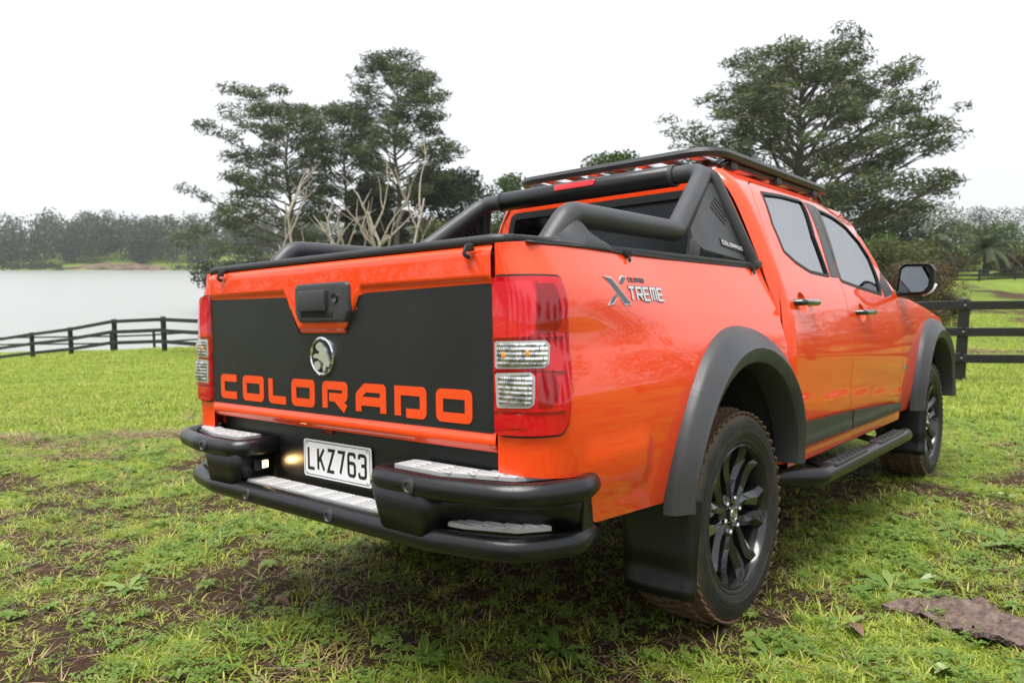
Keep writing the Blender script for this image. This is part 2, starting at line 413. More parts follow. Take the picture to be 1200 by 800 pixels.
# ================================================================== THE PICKUP (built in its own frame: x right, y forward, z up, rear axle at y = 0)
truck = bpy.data.objects.new('pickup_truck', None); COL.objects.link(truck); truck.empty_display_size = .4
mw = Matrix.Identity(4)
for i in range(3):
    for j in range(3): mw[i][j] = M3[i][j]
truck.matrix_world = mw
tag(truck, 'bright orange double-cab pickup with black tailgate decal, roll bar and roof rack on the grass', 'pickup truck')
V3 = Vector
def proj_t(p):
    q = R_T @ (np.array(p) - CAM_T); return np.array([600 + F_PX * q[0] / q[2], 400 - F_PX * q[1] / q[2]])
def inv(surf, px, py, u, v):
    """where the photograph's pixel meets the surface"""
    for _ in range(40):
        p0 = proj_t(surf(u, v)); e = np.array([px, py]) - p0
        if abs(e).max() < .02: break
        h = 1e-3; J = np.array([(proj_t(surf(u + h, v)) - p0) / h, (proj_t(surf(u, v + h)) - p0) / h]).T
        d = np.clip(np.linalg.lstsq(J, e, rcond=None)[0], -.15, .15); u += .8 * d[0]; v += .8 * d[1]
    return (float(u), float(v))
_cx, _cy = smooth_table([.40, .53, .60, .70, .80, .90, 1.0, 1.1, 1.2, 1.26, 1.35, 1.45, 1.55, 1.62, 1.68, 1.72, 1.76],
                        [.84, .875, .89, .90, .905, .905, .897, .882, .858, .837, .803, .765, .722, .688, .65, .605, .56])
_tx, _ty = smooth_table([.40, .53, .60, .70, .80, .90, 1.0, 1.1, 1.2, 1.30], [.85, .872, .885, .898, .905, .902, .886, .857, .818, .772])
def cabX(y, z):
    x = interp(z, _cx, _cy) - .10 * ss(1.5, 2.6, y) * max(0, z - 1.2) / .5
    cz = interp(y, [.47, 1.2, 2.2], [.755, .72, .65])
    x -= .007 * ss(cz - .012, cz + .012, z) * (1 - ss(cz + .05, cz + .20, z))          # feature line low on the doors
    if y < .53: x -= .06 - math.sqrt(max(0, .0036 - min(.06, .53 - y) ** 2))
    return x
def tubX(y, z):
    x = interp(z, _tx, _ty) + .045 * ss(1.0, 1.2, z) * ss(-.25, -1.0, y)
    k = ss(-1.02, -.95, y) * (1 - ss(-.70, -.64, y))
    x += .010 * k * (1 - ss(.735, .775, z)) * ss(.60, .66, z)                           # pressed ledge behind the wheel
    x += .006 * (1 - ss(.025, .05, abs(y + .02) - .62)) * (1 - ss(1.19, 1.215, z)) * ss(.5, .6, z) * 0
    return x
S_cab = lambda y, z: V3((cabX(y, z), y, z))
YF, YR = .445, -1.135
LARC = .141
L1 = YF - (YR + .09)
def S_tub(u, z, off=0.0):
    y = YF - u; w = tubX(max(min(y, YF), YR + .09), z); r = min(.09, w - .745)
    ys = YR + r
    if u < L1: return V3((w + off, YF - u * (YF - ys) / L1, z))
    if u < L1 + LARC:
        t = (u - L1) / LARC * math.pi / 2; return V3((w - r + (r + off) * math.cos(t), YR + r - (r + off) * math.sin(t), z))
    q = (u - L1 - LARC) / .06; return V3(((w - r) * (1 - q) + .731 * q, YR - off, z))
UEND = L1 + LARC + .06
def arch(n, hw, hh, zc=.5, t0=0.0, t1=math.pi): return [(hw * math.cos(t0 + (t1 - t0) * i / (n - 1)), zc + hh * math.sin(t0 + (t1 - t0) * i / (n - 1))) for i in range(n)]

# ---- tub sides
def build_tub():
    ar = [(YF - y, z) for y, z in arch(22, .49, .49)][::-1]        # from the rear foot over the top towards the cab
    ar = [p for p in ar if p[0] > .004]
    poly = [(0, 1.292), (UEND, 1.292), (UEND, .705), (L1 + .05, .700), (L1 - .05, .692), (L1 - .105, .56), (L1 - .14, .549), (YF + .49, .525)] + ar + [(0, .72)]
    o = panel('bed_side', poly, [], S_tub, 'paint', truck, step=.03, out=V3((1, -.4, 0)))
    return o
bed_side = build_tub()
# inner liner behind the seam
seam_back = lambda u, z: S_tub(u, z, -.03)
# ---- tail lights, cut from the tub's own surface
def px_tub(px, py, off=0):
    u, v = inv(lambda u, v: S_tub(u, v, off), px, py, L1 + .05, 1.0); return (min(u, UEND - .001), v)
def build_tail_light():
    root = panel('tail_light', rpoly([px_tub(573.5, 325), px_tub(652, 324.5), px_tub(659, 345), px_tub(664, 420), px_tub(664, 492), px_tub(656, 507.5), px_tub(579, 508)], .018),
                 [], lambda u, v: S_tub(u, v, .014), 'lens_red', truck, step=.014, thick=.02, out=V3((1, -1, 0)))
    gk = [px_tub(*p) for p in [(571, 322.5), (655, 322), (662, 344), (667, 420), (667, 494), (659, 510), (576, 510.5)]]
    panel('lamp_gasket', rpoly(gk, .02), [], lambda u, v: S_tub(u, v, .0035), 'rubber_seal', root, step=.02, thick=.004, out=V3((1, -1, 0)))
    def lens(name, pts, r, off, mat, dome=0.0):
        q = [px_tub(*p, off) for p in pts]; cu = sum(p[0] for p in q) / len(q); cv = sum(p[1] for p in q) / len(q)
        ru = max(abs(p[0] - cu) for p in q); rv = max(abs(p[1] - cv) for p in q)
        def S(u, v):
            a = max(abs(u - cu) / ru, abs(v - cv) / rv); return S_tub(u, v, off + dome * (1 - ss(.55, 1.0, a)))
        return panel(name, rpoly(q, r), [], S, mat, root, step=.01, thick=.012, out=V3((1, -1, 0)))
    lens('brake_lens', [(578, 330), (622, 329), (628, 345), (627, 391), (620, 394), (579, 396)], .010, .0155, 'lens_ribbed_red', 0)
    lens('side_lens', [(629, 332), (650, 331), (656, 350), (658, 380), (650, 391), (632, 392)], .012, .0152, 'lens_red_dark', 0)
    lens('lower_side_lens', [(630, 440), (650, 438), (655, 450), (655, 466), (646, 478), (630, 479)], .012, .0152, 'lens_red_dark', 0)
    lens('lower_lens', [(580, 484), (620, 484), (620, 502), (580, 503)], .004, .0150, 'lens_red', .001)
    for pts in ([(576, 396.5), (660, 394.5)], [(577, 434.3), (630, 433.5), (662, 435)], [(578, 481.3), (663, 481)], [(628.5, 329), (629.5, 395)]):
        q = [px_tub(*p, .0158) for p in pts]; q = [(q[a][0] + (q[a + 1][0] - q[a][0]) * t, q[a][1] + (q[a + 1][1] - q[a][1]) * t) for a in range(len(q) - 1) for t in np.linspace(0, 1, 14)[:-1]] + [q[-1]]
        fix_normals(mesh('divider', *ribbon_geo(q, .0045, .0175, .012, lambda u, v, d: S_tub(u, v, d)), 'lens_red_dark', root))
    for nm, a, b in (('indicator_bezel', [(579.5, 400), (640, 398.5), (645, 404), (644, 426), (638, 431), (580, 432)], .011), ('reversing_bezel', [(580, 437), (622, 436), (627, 441), (626, 474), (621, 478), (582, 478)], .011)):
        lens(nm, a, .008, .0165, 'lens_bezel')
    lens('indicator_lens', [(582, 403), (638, 401.5), (641.5, 406), (641, 424), (636, 428.5), (582.5, 429.5)], .007, .0185, 'reflector_bowl', .003)
    lens('reversing_lens', [(583, 440), (620, 439), (624, 443), (623, 472), (619, 475), (584.5, 475)], .007, .0185, 'reflector_bowl', .003)
    for px, py in ((590, 416), (617, 414)):
        u, v = px_tub(px, py, .021); p = S_tub(u, v, .0205); Vv, Ff = lathe_geo([(0, .0), (.0, .009), (.0012, .006), (.0016, 0)], 14)
        mesh('bulb', [(p.x + a[1], p.y - a[0], p.z + a[2]) for a in Vv], Ff, 'bulb_amber', root)
    return root
tail_light = build_tail_light()

# ---- tailgate
TG_W = .726
def S_tg(x, z, off=0.0):
    a = abs(x); y = -1.144 + .004 * (x / .73) ** 2 + .006 * ss(.712, .728, a)
    sd_ = min(z - 1.072, (.128 + (z - 1.072) * .62 - a) * .85); d = max(z - 1.197, sd_)
    y -= .012 * ss(-.007, .007, d)
    y += .030 * ss(1.262, 1.300, z) ** 2                             # rolled top edge
    y -= .005 * (1 - ss(.788, .802, z)); y += .02 * (1 - ss(.752, .768, z))
    return V3((x, y - off, z))
OUTB = V3((0, -1, 0))
tailgate = panel('tailgate', rpoly([(-TG_W, .752), (TG_W, .752), (TG_W, 1.288), (-TG_W, 1.288)], .012), [], S_tg, 'paint', truck, step=.014, thick=.02, out=OUTB)
dec = rpoly([(-.723, .804), (.723, .804), (.723, 1.190), (.215, 1.183), (.193, 1.176), (.178, 1.150), (.133, 1.082), (.115, 1.066), (-.115, 1.066), (-.133, 1.082), (-.178, 1.150), (-.193, 1.176), (-.215, 1.183), (-.723, 1.190)], .008, 3)
panel('decal', dec, [], lambda x, z: S_tg(x, z, .0026), 'decal_black', tailgate, step=.012, thick=.001, out=OUTB)
tgmap = lambda off0: (lambda u, v, d: S_tg(u, v, off0 + d))
def glyph_colorado(ch):
    """squared capitals: list of (points, closed) in a 1 x 1 box"""
    q = .14
    if ch == 'C': return [([(1, .86), (1, 1), (.0, 1), (0, 0), (1, 0), (1, .14)][1:5], False)]
    if ch == 'O': return [([(0, 0), (1, 0), (1, 1), (0, 1)], True)]
    if ch == 'L': return [([(0, 1.14), (0, 0), (1.1, 0)], False)]
    if ch == 'R': return [([(0, -.14), (0, 1), (1, 1), (1, .42), (.22, .42)], False), ([(.52, .42), (1.02, -.14)], False)]
    if ch == 'A': return [([(0, -.14), (0, .62), (.28, 1), (1, 1), (1, -.14)], False), ([(.1, .36), (.9, .36)], False)]
    if ch == 'D': return [([(0, -.14), (0, .86)], False), ([(-.12, 1), (1, 1), (1, .0), (.34, 0)], False)]
li = 0; LPX = [(260.5, 281), (286, 310.5), (316, 337), (343, 370), (379, 408.5), (418, 453.5), (463.4, 500.8), (512, 554.4)]
for ch, xa, xb in zip('COLORADO', (-.635, -.483, -.313, -.172, .001, .165, .345, .522), (-.513, -.344, -.203, -.041, .129, .31, .486, .66)):
    sw = .0265; xa = inv(S_tg, LPX[li][0], 455, xa, .87)[0]; xb = inv(S_tg, LPX[li][1], 462, xb, .87)[0]; li += 1; z0, z1 = .822 + sw / 2, .912 - sw / 2; mb = MB(); ax, bx_ = xa + sw / 2, xb - sw / 2
    for pts, cl in glyph_colorado(ch):
        P = [(ax + p[0] * (bx_ - ax), z0 + p[1] * (z1 - z0)) for p in pts]
        P = [(p.x, p.y) for p in fillet([(p[0], p[1], 0) for p in P], .008, 4, closed=cl)]
        mb.add(*ribbon_geo(P, sw, .0048, .0020, tgmap(0), closed=cl))
    fix_normals(mb.build('letter', 'letter_orange', tailgate, smooth=False))
# handle
hpoly = rpoly([(-.120, -.062), (.125, -.062), (.143, -.030), (.140, .056), (.118, .062), (-.125, .062), (-.140, .050), (-.140, -.030)], .022, 5)
hV = []; hF = []; HN = len(hpoly)
for sc_, dp in ((1.0, 0), (1.0, .012), (.97, .019), (.90, .022), (.86, .0225)):
    hV += [(.020 + u * sc_, -1.150 - dp, 1.160 + v * sc_) for u, v in hpoly]
for l_ in range(4):
    hF += [(l_ * HN + i, l_ * HN + (i + 1) % HN, (l_ + 1) * HN + (i + 1) % HN, (l_ + 1) * HN + i) for i in range(HN)]
hF.append(tuple(4 * HN + i for i in range(HN)))
hd = fix_normals(mesh('handle', hV, hF, 'plastic', tailgate))
box('handle_pad', (-.008, -1.176, 1.166), (.148, .022, .066), 'plastic', hd, bev=.008)
box('recess_shade', (.004, -1.1715, 1.122), (.175, .006, .018), 'dark', hd, bev=.004)  # raised dark bar; its colour stands for the shade of a finger recess
V_, F_ = lathe_geo([(0, .0), (0, .008), (.004, .0135), (-.008, .0135)], 20)
mesh('key_lock', [(.105 + a[1], -1.174 - a[0], 1.172 + a[2]) for a in V_], F_, 'gloss_black', hd)
# round badge: chrome ring, dark field, rampant animal with a stone
ez, er = .990, .060
tz = lambda r, d: V3
ring = []
bad = mesh('badge', *lathe_geo([(0, 0), (.004, .0), (.004, er - .006), (0, er - .005)], 40), 'plate_black', tailgate)
for v in bad.data.vertices: x, y, z = v.co; v.co = (y, -1.1462 - x, ez + z)
rg = mesh('badge_ring', *lathe_geo([(0, er - .008), (.007, er - .007), (.010, er - .003), (.007, er + .002), (0, er + .003)], 48), 'chrome', bad)
for v in rg.data.vertices: x, y, z = v.co; v.co = (y * 1.02, -1.1462 - x, ez + z)
fix_normals(bad); fix_normals(rg)
lion = [(-.030, .030), (-.022, .040), (-.008, .046), (.006, .040), (.012, .030), (.024, .016), (.036, -.004), (.044, -.022), (.038, -.034), (.026, -.030), (.020, -.044), (.010, -.050), (.006, -.036), (.012, -.022),
        (.002, -.016), (-.010, -.012), (-.022, -.006), (-.040, -.006), (-.044, .002), (-.030, .008), (-.016, .006), (-.008, .014), (-.020, .020)]
fix_normals(mesh('badge_figure', *prism_geo(lion, .009, .004, lambda u, v, d: V3((u, -1.1462 - d, ez + v))), 'badge_chrome', bad, smooth=False))
stone = [(-.022 + .017 * math.cos(a), -.030 + .015 * math.sin(a)) for a in np.linspace(0, 2 * math.pi, 14, endpoint=False)]
fix_normals(mesh('badge_figure', *prism_geo(stone, .009, .004, lambda u, v, d: V3((u, -1.1462 - d, ez + v))), 'badge_chrome', bad, smooth=False))

# ---- load cover: soft sheet with a hem along its back edge, hooks under it
tonneau = box('load_cover', (0, -.345, 1.303), (1.56, 1.55, .020), 'vinyl', truck, bev=.008)
hem = fillet([(-.76, -.9, 1.302), (-.745, -1.128, 1.302), (.745, -1.128, 1.302), (.785, -.9, 1.302)], .05)
V_, F_ = tube_geo(hem, .0125, 10); V_ = [V3((v.x, v.y, 1.302 + (v.z - 1.302) * 1.15)) for v in V_]
mesh('hem', V_, F_, 'vinyl', tonneau)
def flap(sx):
    mb = MB(); nu, nv = 22, 9
    for i in range(nu):
        for j in range(nv):
            u, v = i / (nu - 1), j / (nv - 1); y = -1.10 + .46 * u; pk = math.exp(-((y + .80) / .085) ** 2)
            x = tubX(max(y, -1.03), 1.285) + .004; h = .012 + .062 * pk + .012 * math.sin(u * 23 + v * 2) * pk + .014 * ss(0, .4, u) * (1 - ss(.7, 1, u))
            mb.v.append((sx * (x - (.085 + .02 * math.sin(u * 15)) * (1 - v) ** 1.5), y + .012 * math.sin(v * 6 + u * 20), 1.290 + h * (1 - v) ** .8 + .004 * math.sin(v * 9 + u * 31) * (1 - v)))
    for i in range(nu - 1):
        for j in range(nv - 1): a = i * nv + j; mb.f.append((a, a + 1, a + nv + 1, a + nv))
    o = mb.build('folded_corner', 'vinyl', tonneau); md = o.modifiers.new('t', 'SOLIDIFY'); md.thickness = .006
    s2 = o.modifiers.new('s', 'SUBSURF'); s2.levels = 1; s2.render_levels = 2; return o
flap(1); flap(-1)
for hx in (-.60, .668):
    mb = MB(); mb.add(*tube_geo(fillet([(hx - .012, -1.13, 1.292), (hx - .012, -1.160, 1.290), (hx - .012, -1.172, 1.266), (hx - .004, -1.160, 1.258)], .012), .0055, 8))
    mb.add(*box_geo((hx + .004, -1.164, 1.283), (.022, .012, .020), .004)); mb.build('hook', 'rubber_seal', tonneau)
for sx in (1, -1):
    for hy in (-.62, .36):
        mb = MB(); X = tubX(hy, 1.285); mb.add(*box_geo((sx * (X + .006), hy, 1.290), (.014, .03, .022), .004)); mb.add(*tube_geo([(sx * (X + .008), hy, 1.285), (sx * (X + .016), hy - .004, 1.266)], .005, 8))
        mb.build('hook', 'rubber_seal', tonneau)
# rail capping along the tub
def railcap(sx):
    P = [(sx * (tubX(y, 1.29) - .006), y, 1.296) for y in np.linspace(.43, -1.08, 24)]
    mb = MB(); 
    for i, p in enumerate(P): mb.v += [(p[0] + sx * .010, p[1], 1.2895), (p[0] + sx * .008, p[1], 1.299), (p[0] - sx * .05, p[1], 1.301), (p[0] - sx * .05, p[1], 1.285)]
    for i in range(len(P) - 1):
        a = 4 * i
        for k in range(4): mb.f.append((a + k, a + (k + 1) % 4, a + 4 + (k + 1) % 4, a + 4 + k))
    mb.f += [(0, 1, 2, 3), (len(P) * 4 - 1, len(P) * 4 - 2, len(P) * 4 - 3, len(P) * 4 - 4)]
    return fix_normals(mb.build('bed_rail', 'rubber_seal', truck))
railcap(1); railcap(-1)
# bed front wall and floor (dark, seen only through gaps)
bedbox = MB(); bedbox.add(*box_geo((0, .415, 1.0), (1.50, .03, .56), .004)); bedbox.add(*box_geo((0, -.35, .78), (.98, 1.50, .03), .004)); bedbox.add(*box_geo((0, -1.06, .78), (1.40, .06, .05), .004))
for sx in (1, -1): bedbox.add(*box_geo((sx * .70, -.34, 1.125), (.03, 1.5, .31), .004)); bedbox.add(*box_geo((sx * .735, -1.065, .98), (.05, .04, .54), .004))
bedbox.build('bed_tray', 'paint', truck)

# ---- cab: side frame, doors, windows
pc = lambda px, py, y0, z0: inv(S_cab, px, py, y0, z0)
A_pillar = [pc(985, 252, 1.9, 1.66), pc(1007, 280, 2.0, 1.53), pc(1025, 310, 2.1, 1.38), pc(1042, 335, 2.25, 1.26)]
A_pillar[-1] = (2.33, 1.225)
rear_door_poly = [(.52, .528), (.482, .80), (.478, 1.02), (.488, 1.16), (.515, 1.27), (.548, 1.45), (.60, 1.60), (.66, 1.680), (.74, 1.705), (1.345, 1.712), (1.335, 1.55), (1.300, 1.25), (1.285, 1.0), (1.265, .75), (1.250, .528)]
fr_top = [(1.355, 1.712), (1.66, 1.705)]
apx = [(A_pillar[0][0] - .035, A_pillar[0][1] - .012), (A_pillar[1][0] - .03, A_pillar[1][1] - .012), (A_pillar[2][0] - .03, A_pillar[2][1] - .012), (2.265, 1.205)]
front_door_poly = [(1.258, .528), (1.273, .75), (1.293, 1.0), (1.308, 1.25), (1.343, 1.55)] + fr_top + apx + [(2.262, 1.0), (2.235, .75), (2.205, .60), (2.17, .528)]
W1 = rpoly([pc(890, 224, .73, 1.65), pc(915, 228, 1.0, 1.67), pc(938, 234.5, 1.28, 1.677), pc(955, 278, 1.2, 1.47), pc(972, 325, 1.16, 1.28), pc(950, 320, .92, 1.29), pc(933, 309, .8, 1.32), pc(918, 295, .68, 1.37), pc(904, 262, .67, 1.5)], .02, 4)
W2 = rpoly([pc(956, 244, 1.48, 1.65), pc(975, 253, 1.68, 1.63), pc(990, 264, 1.84, 1.59), pc(1006, 282, 1.96, 1.51), pc(1019, 302, 2.06, 1.42), pc(1029, 326, 2.04, 1.3), pc(1033, 346, 1.95, 1.2), pc(1010, 339, 1.64, 1.23), pc(986, 330.5, 1.36, 1.26), pc(971, 288, 1.37, 1.44)], .015, 4)
def grow(poly, d):
    n = len(poly); A = sum(poly[i][0] * poly[(i + 1) % n][1] - poly[(i + 1) % n][0] * poly[i][1] for i in range(n)); s = 1 if A > 0 else -1; out = []
    for i in range(n):
        a, b, c = V3((*poly[i - 1], 0)), V3((*poly[i], 0)), V3((*poly[(i + 1) % n], 0))
        d1, d2 = (b - a).normalized(), (c - b).normalized(); nn = V3((d1.y + d2.y, -d1.x - d2.x, 0)).normalized() * s
        out.append((b.x + nn.x * d, b.y + nn.y * d))
    return out
both = [(.52, .528), (.482, .80), (.478, 1.02), (.488, 1.16), (.515, 1.27), (.548, 1.45), (.60, 1.60), (.66, 1.680), (.74, 1.705), (1.35, 1.712)] + fr_top[1:] + apx + [(2.262, 1.0), (2.235, .75), (2.205, .60), (2.17, .528)]
hole = grow(both, .005)
frame_poly = [(.472, .48), (.471, 1.0), (.472, 1.45), (.474, 1.738), (1.0, 1.742), (1.70, 1.735)] + A_pillar[:3] + [(2.34, 1.215), (2.285, 1.0), (2.26, .75), (2.25, .60), (2.25, .48)]
cab_side = panel('cab_side', frame_poly, [hole], S_cab, 'paint', truck, step=.025, thick=.03)
backing = panel('door_gap_shade', grow(both, .03), [grow(W1, .03), grow(W2, .03)], lambda y, z: S_cab(y, z) - V3((.028, 0, 0)), 'dark', cab_side, step=.06, flange=False)  # dark sheet in place of the shade inside the door gaps
def door(poly, W, hpx, name='door'):
    (ya, za), (yb, zb) = hpx; y0, z0 = (ya + yb) / 2, (za + zb) / 2; X = cabX(y0, z0); L = abs(yb - ya)
    cup = [(y0 + .052 * math.cos(a), z0 + .046 * math.sin(a)) for a in np.linspace(0, 2 * math.pi, 24, endpoint=False)]
    d = panel(name, poly, [W, cup], S_cab, 'paint', truck, step=.025, thick=.025)
    panel('window_seal', grow(W, .001), [grow(W, -.014)], lambda y, z: S_cab(y, z) + V3((.0025, 0, 0)), 'rubber_seal', d, step=.03, thick=.012)
    panel('window', grow(W, -.010), [], lambda y, z: S_cab(y, z) - V3((.008, 0, 0)), 'glass_dark', d, step=.04, flange=False)
    # pull handle on a scooped cup
    P = fillet([(X - .004, y0 - L * .46, z0), (X + .038, y0 - L * .40, z0), (X + .042, y0 + L * .40, z0), (X - .004, y0 + L * .46, z0)], .02)
    Vv, Ff = tube_geo(P, .014, 10); mesh('handle', [V3((v.x, v.y, z0 + (v.z - z0) * 1.0)) for v in Vv], Ff, 'gloss_black', d)
    panel('handle_cup', cup, [], lambda y, z: V3((cabX(y, z) - .022 * max(0, 1 - ((y - y0) / .052) ** 2 - ((z - z0) / .046) ** 2) ** .5, y, z)), 'paint', d, step=.010, flange=False)
    return d
d1 = door(rear_door_poly, W1, (pc(929, 350, .57, 1.16), pc(951, 359, .79, 1.13)))
d2 = door(front_door_poly, W2, (pc(1002, 362, 1.41, 1.12), pc(1018, 370, 1.64, 1.09)))
# black applique on the B pillar, cheater panel ahead of the front window
bp = [W1[0]]
panel('pillar_trim', [pc(941, 236.5, 1.29, 1.675), pc(949, 239, 1.33, 1.675), pc(982, 325, 1.27, 1.28), pc(973.5, 324, 1.17, 1.28)], [], lambda y, z: S_cab(y, z) + V3((.003, 0, 0)), 'plastic', d1, step=.03, thick=.003)
panel('pillar_trim', [pc(950.5, 240, 1.36, 1.675), pc(955, 242, 1.45, 1.66), pc(985.5, 329, 1.36, 1.26), pc(983.5, 326, 1.30, 1.28)], [], lambda y, z: S_cab(y, z) + V3((.003, 0, 0)), 'plastic', d2, step=.03, thick=.003)
panel('mirror_sail', [pc(1031, 318, 2.08, 1.32), pc(1046, 344, 2.25, 1.2), pc(1037, 348, 2.0, 1.19), pc(1031, 334, 2.0, 1.25)], [], lambda y, z: S_cab(y, z) + V3((.004, 0, 0)), 'plastic', d2, step=.03, thick=.004)
# rubbing strips on the doors
def strip(poly, d):
    cy = [p[1] for p in poly]
    panel('side_moulding', rpoly(poly, .012, 3), [], lambda y, z: S_cab(y, z) + V3((.020 + .010 * (1 - ss(.555, .60, z)), 0, 0)), 'plastic', d, step=.02, thick=.03)
strip([(.565, .548), (1.246, .540), (1.249, .628), (.545, .648)], d1)
strip([(1.262, .540), (2.20, .535), (2.17, .582), (1.265, .626)], d2)
# sill below the doors
sill = MB(); ys = np.linspace(.49, 2.28, 12)
for y in ys: sill.v += [(.868, y, .526), (.876, y, .505), (.872, y, .470), (.850, y, .455), (.78, y, .450)]
for i in range(len(ys) - 1):
    for k in range(4): a = 5 * i + k; sill.f.append((a, a + 5, a + 6, a + 1))
sillo = sill.build('sill', 'paint', truck)
# roof, cab back, rear window, windscreen
rf = MB(); NY, NX = 16, 17
for i in range(NY):
    for j in range(NX):
        y = .474 + (1.80 - .474) * i / (NY - 1); a = -1 + 2 * j / (NX - 1); hw = cabX(min(y, 1.75) if y > .53 else .53, 1.738) + .004 - (.05 * (1 - ss(.47, .54, y)))
        z = 1.738 + .048 * (1 - abs(a) ** 2.6) - .012 * ss(1.5, 1.8, y) - .015 * (1 - ss(.474, .53, y)); rf.v.append((a * hw, y, z))
for i in range(NY - 1):
    for j in range(NX - 1): a = i * NX + j; rf.f.append((a, a + 1, a + NX + 1, a + NX))
roof = rf.build('roof', 'paint', truck)
def S_back(x, z): return V3((x, .474 - .006 * (1 - (x / .8) ** 2), z))
hb = lambda z: interp(z, _cx, _cy) - .058
backp = [(-hb(z), z) for z in (.62, .9, 1.2, 1.4, 1.6, 1.70)] + [(-.50, 1.755), (0, 1.78), (.50, 1.755)] + [(hb(z), z) for z in (1.70, 1.6, 1.4, 1.2, .9, .62)]
rw = rpoly([(-.665, 1.31), (.665, 1.31), (.575, 1.655), (-.575, 1.655)], .05, 5)
cab_back = panel('cab_back', backp, [rw], S_back, 'paint', truck, step=.06, thick=.02, out=OUTB)
panel('window_seal', grow(rw, .004), [grow(rw, -.03)], lambda x, z: S_back(x, z) - V3((0, .004, 0)), 'rubber_seal', cab_back, step=.05, thick=.006, out=OUTB)
panel('rear_window', grow(rw, -.01), [], lambda x, z: S_back(x, z) + V3((0, .004, 0)), 'glass_tint', cab_back, step=.1, out=OUTB, flange=False)
wsV = []; 
for i in range(9):
    for j in range(13):
        t = i / 8; a = -1 + 2 * j / 12; y = 1.78 + .80 * t; z = 1.735 - .555 * t + .05 * math.sin(t * math.pi) * .5; hw = .555 + .155 * t
        wsV.append((a * hw, y - .10 * a * a * (.6 + .4 * t), z + (.022 * (1 - a * a) if i == 0 else .01 * (1 - a * a))))
wsF = [(i * 13 + j, i * 13 + j + 1, i * 13 + j + 14, i * 13 + j + 13) for i in range(8) for j in range(12)]
mesh('windscreen', wsV, wsF, 'glass_clear', truck)
apil = [(.53, 1.74, 1.715)] + [(cabX(p[0], p[1]) - .026, p[0] + .008, p[1] - .004) for p in A_pillar[:3]] + [(.775, 2.30, 1.235), (.775, 2.42, 1.165)]
ap = tube('a_pillar', apil, [.022, .028, .032, .034, .036, .036], 'paint', truck, seg=12)

# ---- front end
def fenX(y, z):
    x = interp(z, _cx, _cy) - .012 - .18 * ss(3.3, 4.0, y) ** 2
    return x
fz = lambda y: interp(y, [2.25, 2.64, 3.0, 3.36, 3.65, 3.95], [1.205, 1.185, 1.135, 1.070, 1.0, .90])
fend_poly = [(2.268, .60), (2.27, .75), (2.29, 1.0), (2.345, 1.20)] + [(y, fz(y)) for y in (2.64, 3.0, 3.36, 3.65, 3.93)] + [(3.95, .56), (3.60, .55)] + [(3.096 + y, z) for y, z in arch(22, .49, .49)] + [(2.60, .50), (2.27, .50)]
fender = panel('front_wing', fend_poly, [], lambda y, z: V3((fenX(y, z), y, z)), 'paint', truck, step=.03, thick=.03)
bn = MB(); NY, NX = 18, 17
for i in range(NY):
    for j in range(NX):
        y = 2.40 + 1.50 * i / (NY - 1); a = -1 + 2 * j / (NX - 1); hw = fenX(y, fz(y)) - .004; z = fz(y) + .060 * (1 - abs(a) ** 3) + .016 * ss(.30, .36, abs(a)) * (1 - ss(.52, .60, abs(a)))
        bn.v.append((a * hw, y + .10 * (1 - a * a) * ss(3.4, 3.9, y), z))
for i in range(NY - 1):
    for j in range(NX - 1): a = i * NX + j; bn.f.append((a, a + 1, a + NX + 1, a + NX))
bn.build('bonnet', 'paint', truck)
fb = MB(); prof = [(.90, .0), (.80, .04), (.66, .09), (.55, .08), (.45, .02)]
for j in range(21):
    a = -1 + 2 * j / 20; x = .74 * a * 1.08; y = 4.05 - .20 * abs(a) ** 3
    for z, dy in prof: fb.v.append((x, y + dy, z))
for j in range(20):
    for k in range(4): q = j * 5 + k; fb.f.append((q, q + 5, q + 6, q + 1))
fbo = fb.build('front_bumper', 'paint', truck)
box('grille', (0, 4.07, .80), (.96, .05, .16), 'gloss_black', truck, bev=.02)
for sx in (1, -1): box('headlight', (sx * .66, 3.93, .86), (.26, .18, .14), 'lens_clear', truck, bev=.04)
box('side_badge', (fenX(2.33, .77) + .004, 2.345, .775), (.006, .085, .016), 'chrome', fender, bev=.002)

# ---- wheel arch flares with their liners
def flare(yc, parent, sc=1.0, back=0.0):
    n = 40; mb = MB(); t0, t1 = math.radians(0), math.radians(181)
    prof = [(0.0, .000), (.04, .022), (.12, .036), (.52, .060), (.60, .070), (.66, .070), (.97, .052), (1.0, .044)]   # (share from outer to inner edge, stand-off)
    ro = arch(n, .540, .562, .5, t0, t1); ri = arch(n, .442, .430, .5, t0, t1)
    for i in range(n):
        for f, off in prof:
            y = ro[i][0] * (1 - f) + ri[i][0] * f; z = ro[i][1] * (1 - f) + ri[i][1] * f
            xb = tubX(-.2, min(z, 1.06)) if yc == 0 else fenX(yc + y, z)
            xb = max(xb, .872) * (1 - .5 * f) + .893 * .5 * f; mb.v.append((xb + off, yc + y, z))
        mb.v.append((.84, yc + ri[i][0], ri[i][1]))
    k = len(prof) + 1
    for i in range(n - 1):
        for j in range(k - 1): a = i * k + j; mb.f.append((a, a + 1, a + k + 1, a + k))
    mb.f += [tuple(range(k - 1, -1, -1)), tuple((n - 1) * k + q for q in range(k))]
    o = fix_normals(mb.build('wheel_arch_flare', 'plastic', parent))
    lm = MB(); ri = arch(26, .452, .452, .5, 0, math.pi)
    for y, z in ri: lm.v += [(.885, yc + y, z), (.50, yc + y, z)]
    for i in range(25): lm.f.append((2 * i, 2 * i + 2, 2 * i + 3, 2 * i + 1))
    kk = len(lm.v); lm.v += [(.50, yc + y, z) for y, z in ri] + [(.50, yc, .45)]
    lm.f += [(kk + i, kk + 26, kk + i + 1) for i in range(25)]
    lm.build('arch_liner', 'under', o)
    return o
